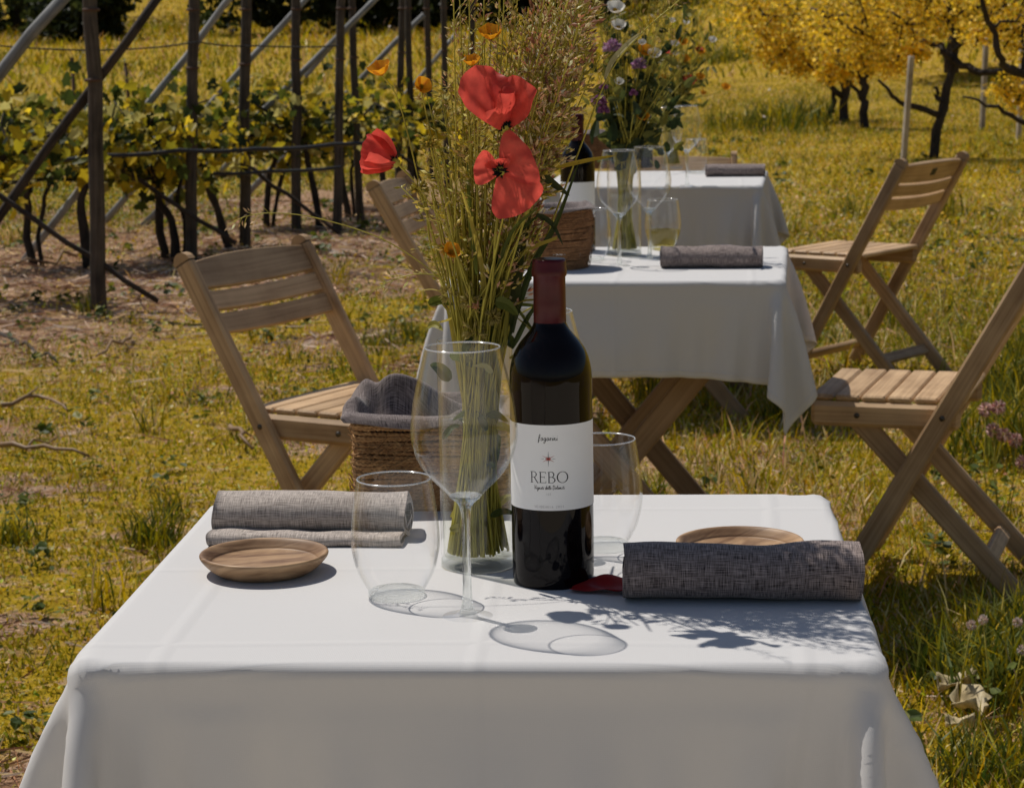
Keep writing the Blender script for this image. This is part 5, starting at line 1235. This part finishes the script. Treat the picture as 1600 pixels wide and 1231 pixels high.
for k in range(26):
    tip = T(RNG.uniform(650, 880), RNG.uniform(300, 520), RNG.normal(0, .05)); p = B.path(tip, bow=.25)
    B.blade(p[::3]+[p[-1]], RNG.uniform(.003, .0065), random.choice([(.25, .22, .03), (.34, .28, .035), (.10, .12, .02), (.05, .07, .015), (.38, .30, .05)]))
for pl, w, c in [([(795, 530), (830, 420), (868, 350), (905, 252)], .006, (.05, .07, .018)), ([(800, 545), (822, 500), (842, 470)], .005, (.06, .08, .02)), ([(796, 560), (822, 545), (832, 520), (800, 490)], .005, (.28, .25, .05)), ([(800, 470), (822, 500), (858, 555)], .004, (.09, .10, .02)),
                 ([(830, 260), (868, 290), (890, 306)], .008, (.06, .07, .02)), ([(838, 335), (862, 350), (880, 384)], .006, (.05, .06, .02)), ([(868, 262), (915, 251), (963, 243)], .004, (.42, .30, .03)), ([(745, 430), (735, 330), (730, 250)], .006, (.16, .19, .03)), ([(800, 520), (812, 400), (830, 330)], .010, (.06, .07, .02)), ([(790, 540), (800, 420), (822, 320)], .008, (.20, .18, .03))]:
    B.blade([T(a, b, -.03) for a, b in pl], w, c, twist=.2)
for k in range(34):                              # leafy shoots at the mouth of the vase and in the water
    inw = k > 17; c = T(RNG.uniform(705, 792), RNG.uniform(590, 850), RNG.uniform(-.02, .02)) if inw else T(RNG.uniform(680, 800), RNG.uniform(470, 585), RNG.normal(0, .025))
    d = rand_rot(1)[0][:, 2]*.013; B.blade([c-d, c+V(0, 0, .004), c+d], RNG.uniform(.008, .015) if not inw else .008, random.choice([(.11, .13, .02), (.30, .27, .05), (.06, .08, .02), (.40, .36, .12)]), twist=.1)
for (px, py, s) in [(700, 460, .009), (735, 470, .010), (742, 520, .011), (770, 495, .008), (700, 388, .008)]:   # green and yellow buds
    c = T(px, py, -.03); n = 40; d = rand_rot(n)[:, :, 2]
    for i in range(n): B.sp.append(c+d[i]*s*.35); B.sd.append(d[i]); B.sc.append(np.array((.46, .38, .12) if py != 388 else (.62, .38, .06))); B.ss.append(s*.9)
B.build(gb, shift=(v1[0], v1[1], TZ))
def spath(tip, bow=.1, droop=None): return B.path(tip, bow, droop)
def sp3(tip, via=(), bow=.08):
    p = B.path(V(*tip), bow, droop=list(via) if via else None); return [p[0], p[len(p)//4], p[len(p)//2], p[3*len(p)//4], p[-1]]
# poppies
cA = T(789, 203, -.090); poppy('large open red poppy highest in the front bouquet', cA, (-.05, -.55, .8),
      [((-.50, -.05, .90), .064, .050, .06), ((.36, -.05, .85), .050, .048, .08), ((.05, .35, 1.), .050, .052, .0), ((.10, -.70, .80), .036, .042, .22)], sp3(cA+V(0, .004, -.004)))
cB = T(782, 268, -.095); poppy('red poppy facing the camera, its large petal hanging above the bottle neck', cB, (-.1, -1, .12),
      [((.50, -.1, -.80), .043, .052, .06), ((.72, -.1, .45), .034, .056, .08), ((-1, -.15, .22), .025, .032, .2), ((-.2, -.3, .9), .014, .024, .3)], sp3(cB+V(.002, .006, -.002)))
cC = T(621, 256, -.03); poppy('single red poppy leaning out left, above the chair behind', cC, (-.85, -.2, .45),
      [((-.55, -.5, .62), .036, .040, .42), ((-.80, -.45, -.25), .034, .036, .42), ((-.55, .5, .72), .036, .040, .40), ((-.8, .45, -.15), .034, .036, .35)], sp3(cC, via=[T(662, 305, -.02)]))
for (px, py, dx, lb, ax) in [(597, 112, -.03, 'yellow buttercup farthest left, above the lone poppy', (-.3, -.4, 1)), (657, 132, -.02, 'orange yellow buttercup among the green panicles, facing sideways', (.4, -.7, .4)), (767, 56, -.02, 'yellow buttercup highest, above the large poppy', (0, -.5, 1)), (737, 97, -.02, 'small yellow buttercup just above the left of the large poppy', (0, -.4, 1)), (703, 391, -.05, 'faded orange buttercup low in the stems of the front bouquet', (.4, -.7, .6))]:
    c = T(px, py+6, dx); via = [T(625, 165, -.02)] if px == 597 else ()
    buttercup(lb, c, ax, sp3(c, via), r=.0125 if px in (597, 767) else .0095)
for (px, py, lb) in [(672, 226, 'pale yellow trefoil head below the feathery grass'), (655, 297, 'round yellow green trefoil head lowest left in the bouquet')]:
    c = T(px, py, -.03); cloverhead(lb, c, sp3(c), .0085, 'trefoil heads in the front bouquet', [(.50, .40, .05), (.42, .36, .06), (.6, .46, .10)], name='trefoil_flower')
# loose single stalks that hang out of the bunch
def lone(label, pl, r=.0009, L=.07, nb=9, bl=.022, cols=GREENY, size=.0062, per=4, blade=None, dy=-.02):
    pts = curve([T(a, b, dy) for a, b in pl], 6); bs = pts[0]; t = thing('grass_stalk', label, 'grass stalk', bs, group='single grass stalks hanging from the bouquet')
    q = Bunch(v1); q.stalk(pts, r, r*.5); q.panicle(pts, L, nb, bl, cols, size=size, per=per, open_=.55)
    if blade: q.blade([T(a, b, dy) for a, b in blade[0]], blade[1], blade[2], twist=.1)
    q.build(t, shift=bs); return t
lone('pale drooping grass stalk arching far left over the chair back', [(738, 560), (715, 470), (685, 432), (600, 375), (500, 342), (430, 333), (385, 338), (356, 352)], .0007, .042, 9, .016, np.array([(.58, .45, .30), (.62, .50, .34), (.5, .36, .2)]), .0062)
lone('green grass head drooping left, low beside the second table', [(735, 560), (712, 470), (690, 436), (660, 428), (625, 434), (590, 450), (568, 470)], .0008, .070, 13, .018, GREENY, .0066)
lone('tall pale grass stalk leaning right across the second bouquet', [(778, 560), (800, 500), (850, 380), (905, 235), (950, 120), (1000, 55), (1060, 2), (1090, -30)], .0011, .075, 13, .022, GREENY, .0058, 5, ([(945, 125), (958, 95), (985, 65), (1008, 48)], .006, (.46, .42, .22)))

# ---- bouquet on the second table
v2 = U(976, 401, TZ); make_vase(v2, 'glass vase holding clover and wildflowers on the second table', .0375, .215, .14)
VY = v2[1]; B = Bunch(v2, .03, .21)
g2 = thing('flower_bunch', 'bunch of dark green clover leaves and grasses in the vase on the second table', 'leaf bunch', (v2[0], v2[1], TZ)); g2['kind'] = 'stuff'
DKG = [(.028, .045, .016), (.04, .06, .018), (.06, .075, .02), (.10, .11, .03), (.20, .19, .04)]
for k in range(60):
    p = B.path(T(RNG.uniform(930, 1075), RNG.uniform(0, 240), RNG.normal(0, .07)), bow=.08); B.stalk(p, .0018, .0009)
    P = np.array(p); m_ = len(P)
    for j in range(RNG.integers(3, 8)):
        i = RNG.integers(m_//2, m_); c = P[i]+RNG.normal(0, .012, 3); d = nrm(RNG.normal(size=3)+V(0, 0, .5))*RNG.uniform(.012, .026); B.blade([c, c+d*.8+V(0, 0, .003), c+d*1.7], RNG.uniform(.010, .020), DKG[RNG.integers(len(DKG))], twist=.15)
for k in range(46):                              # dense dark leaves low in the bunch
    c = T(RNG.normal(975, 17), RNG.uniform(140, 262), RNG.normal(0, .025)); d = nrm(RNG.normal(size=3)+V(0, 0, .7))*.024; B.blade([c-d, c, c+d], RNG.uniform(.014, .026), DKG[RNG.integers(3)], twist=.1)
for k in range(26):
    p = B.path(T(RNG.uniform(915, 1090), RNG.uniform(-90, 120), RNG.normal(0, .06)), bow=.1); B.stalk(p, .0013, .0006); B.panicle(p, .10, 14, .03, GREENY, size=.0075, per=4, open_=.55)
B.build(g2, shift=(v2[0], v2[1], TZ))
gname = 'flowers in the second bouquet'
for (px, py, r, lb) in [(957, 76, .019, 'mauve clover head high left in the second bouquet'), (999, 103, .016, 'mauve clover head in the middle of the second bouquet'), (936, 160, .016, 'purple clover head at the left of the second bouquet'), (943, 173, .013, 'dark purple clover head just under the left one'), (943, 137, .009, 'small pink clover bud above the left clover heads'), (990, 147, .009, 'tiny pink clover bud among the dark leaves')]:
    c = T(px, py, -.06); cloverhead(lb, c, sp3(c), r, gname, [(.50, .30, .46), (.42, .20, .38), (.60, .42, .52)] if py < 120 else [(.36, .12, .30), (.26, .07, .20), (.48, .22, .38)])
for (px, py, r, lb) in [(961, 20, .022, 'white flower highest at the left of the second bouquet'), (966, 46, .018, 'white flower just below the highest white one'), (1022, 90, .017, 'white flower right of the mauve clover'), (1003, 70, .010, 'small white flower beside the yellow one'), (967, 132, .012, 'white bud among the dark leaves')]:
    c = T(px, py, -.04); buttercup(lb, c, (.1, -.6, .8), sp3(c), r, gname, 'white', 'white_flower', .0011)
for (px, py, r, lb) in [(1007, 86, .020, 'yellow buttercup right of the mauve clover in the second bouquet'), (1003, 187, .016, 'yellow buttercup low at the right of the second vase')]:
    c = T(px, py, -.03); buttercup(lb, c, (.2, -.6, .8), sp3(c), r, gname, 'butter', 'buttercup', .0011)

# ---- bouquet on the farthest table
v3 = U(1050, 264, TZ); make_vase(v3, 'glass vase holding yellow and red flowers on the farthest table', .0375, .215, .14)
VY = v3[1]; B = Bunch(v3, .03, .21)
g3 = thing('flower_bunch', 'loose bunch of yellow green stems in the vase on the farthest table', 'stem bunch', (v3[0], v3[1], TZ)); g3['kind'] = 'stuff'
for k in range(60):
    p = B.path(T(RNG.uniform(990, 1115), RNG.uniform(-20, 175), RNG.normal(0, .08)), bow=.08); B.stalk(p, .0020, .0010)
    P = np.array(p)
    for j in range(3):
        i = RNG.integers(len(P)//2, len(P)); c = P[i]; d = nrm(RNG.normal(size=3)+V(0, 0, .5))*.02; B.blade([c, c+d, c+d*1.8], .012, random.choice([(.16, .17, .03), (.08, .09, .02), (.34, .28, .05)]), twist=.1)
    if k % 3 == 0: B.panicle(p, .10, 10, .03, GREENY, size=.010, per=3)
for k in range(26):
    c = T(RNG.normal(1043, 12), RNG.uniform(125, 185), RNG.normal(0, .03)); d = nrm(RNG.normal(size=3)+V(0, 0, .6))*.026; B.blade([c-d, c, c+d], .024, DKG[RNG.integers(4)], twist=.1)
B.build(g3, shift=(v3[0], v3[1], TZ))
gname = 'flowers in the third bouquet'
for (px, py, s, lb) in [(1041, 84, .030, 'small red poppy at the upper left of the third bouquet'), (1076, 128, .042, 'red poppy leaning right in the third bouquet'), (1092, 76, .020, 'small red poppy bud behind the yellow flower at upper right')]:
    c = T(px, py+4, -.03); poppy(lb, c, (.1, -.5, .85), [((-.8, -.1, .55), s*.8, s, .15), ((.8, -.1, .55), s*.8, s, .15), ((0, .4, .9), s*.8, s, .1), ((0, -.8, .5), s*.7, s, .2)], sp3(c), gname, 1.5)
for (px, py, r, lb) in [(1066, 70, .020, 'yellow flower upper middle of the third bouquet'), (1068, 97, .022, 'yellow flower below the upper middle one'), (1093, 84, .020, 'yellow flower at the upper right of the third bouquet'), (1034, 126, .018, 'orange yellow flower at the left of the third bouquet'), (1093, 124, .018, 'yellow flower beside the right poppy'), (1133, 140, .018, 'yellow flower farthest right, on a long bent stem'), (1098, 148, .012, 'yellow bud on the long bent stem')]:
    c = T(px, py, -.03); buttercup(lb, c, (.2, -.6, .8), sp3(c, (), .0), r, gname, 'butter', 'buttercup', .0016)
for (px, py, r, lb) in [(1054, 72, .016, 'white flower beside the upper yellow ones'), (1055, 86, .013, 'small white flower under the other white one'), (1113, 66, .016, 'white flower highest right of the third bouquet'), (1050, 35, .013, 'small white flower above the third bouquet'), (1072, 38, .013, 'white flower near the top of the third bouquet'), (1061, 108, .010, 'tiny white bud in the third bouquet')]:
    c = T(px, py, -.02); buttercup(lb, c, (.1, -.6, .8), sp3(c), r, gname, 'white', 'white_flower', .0016)
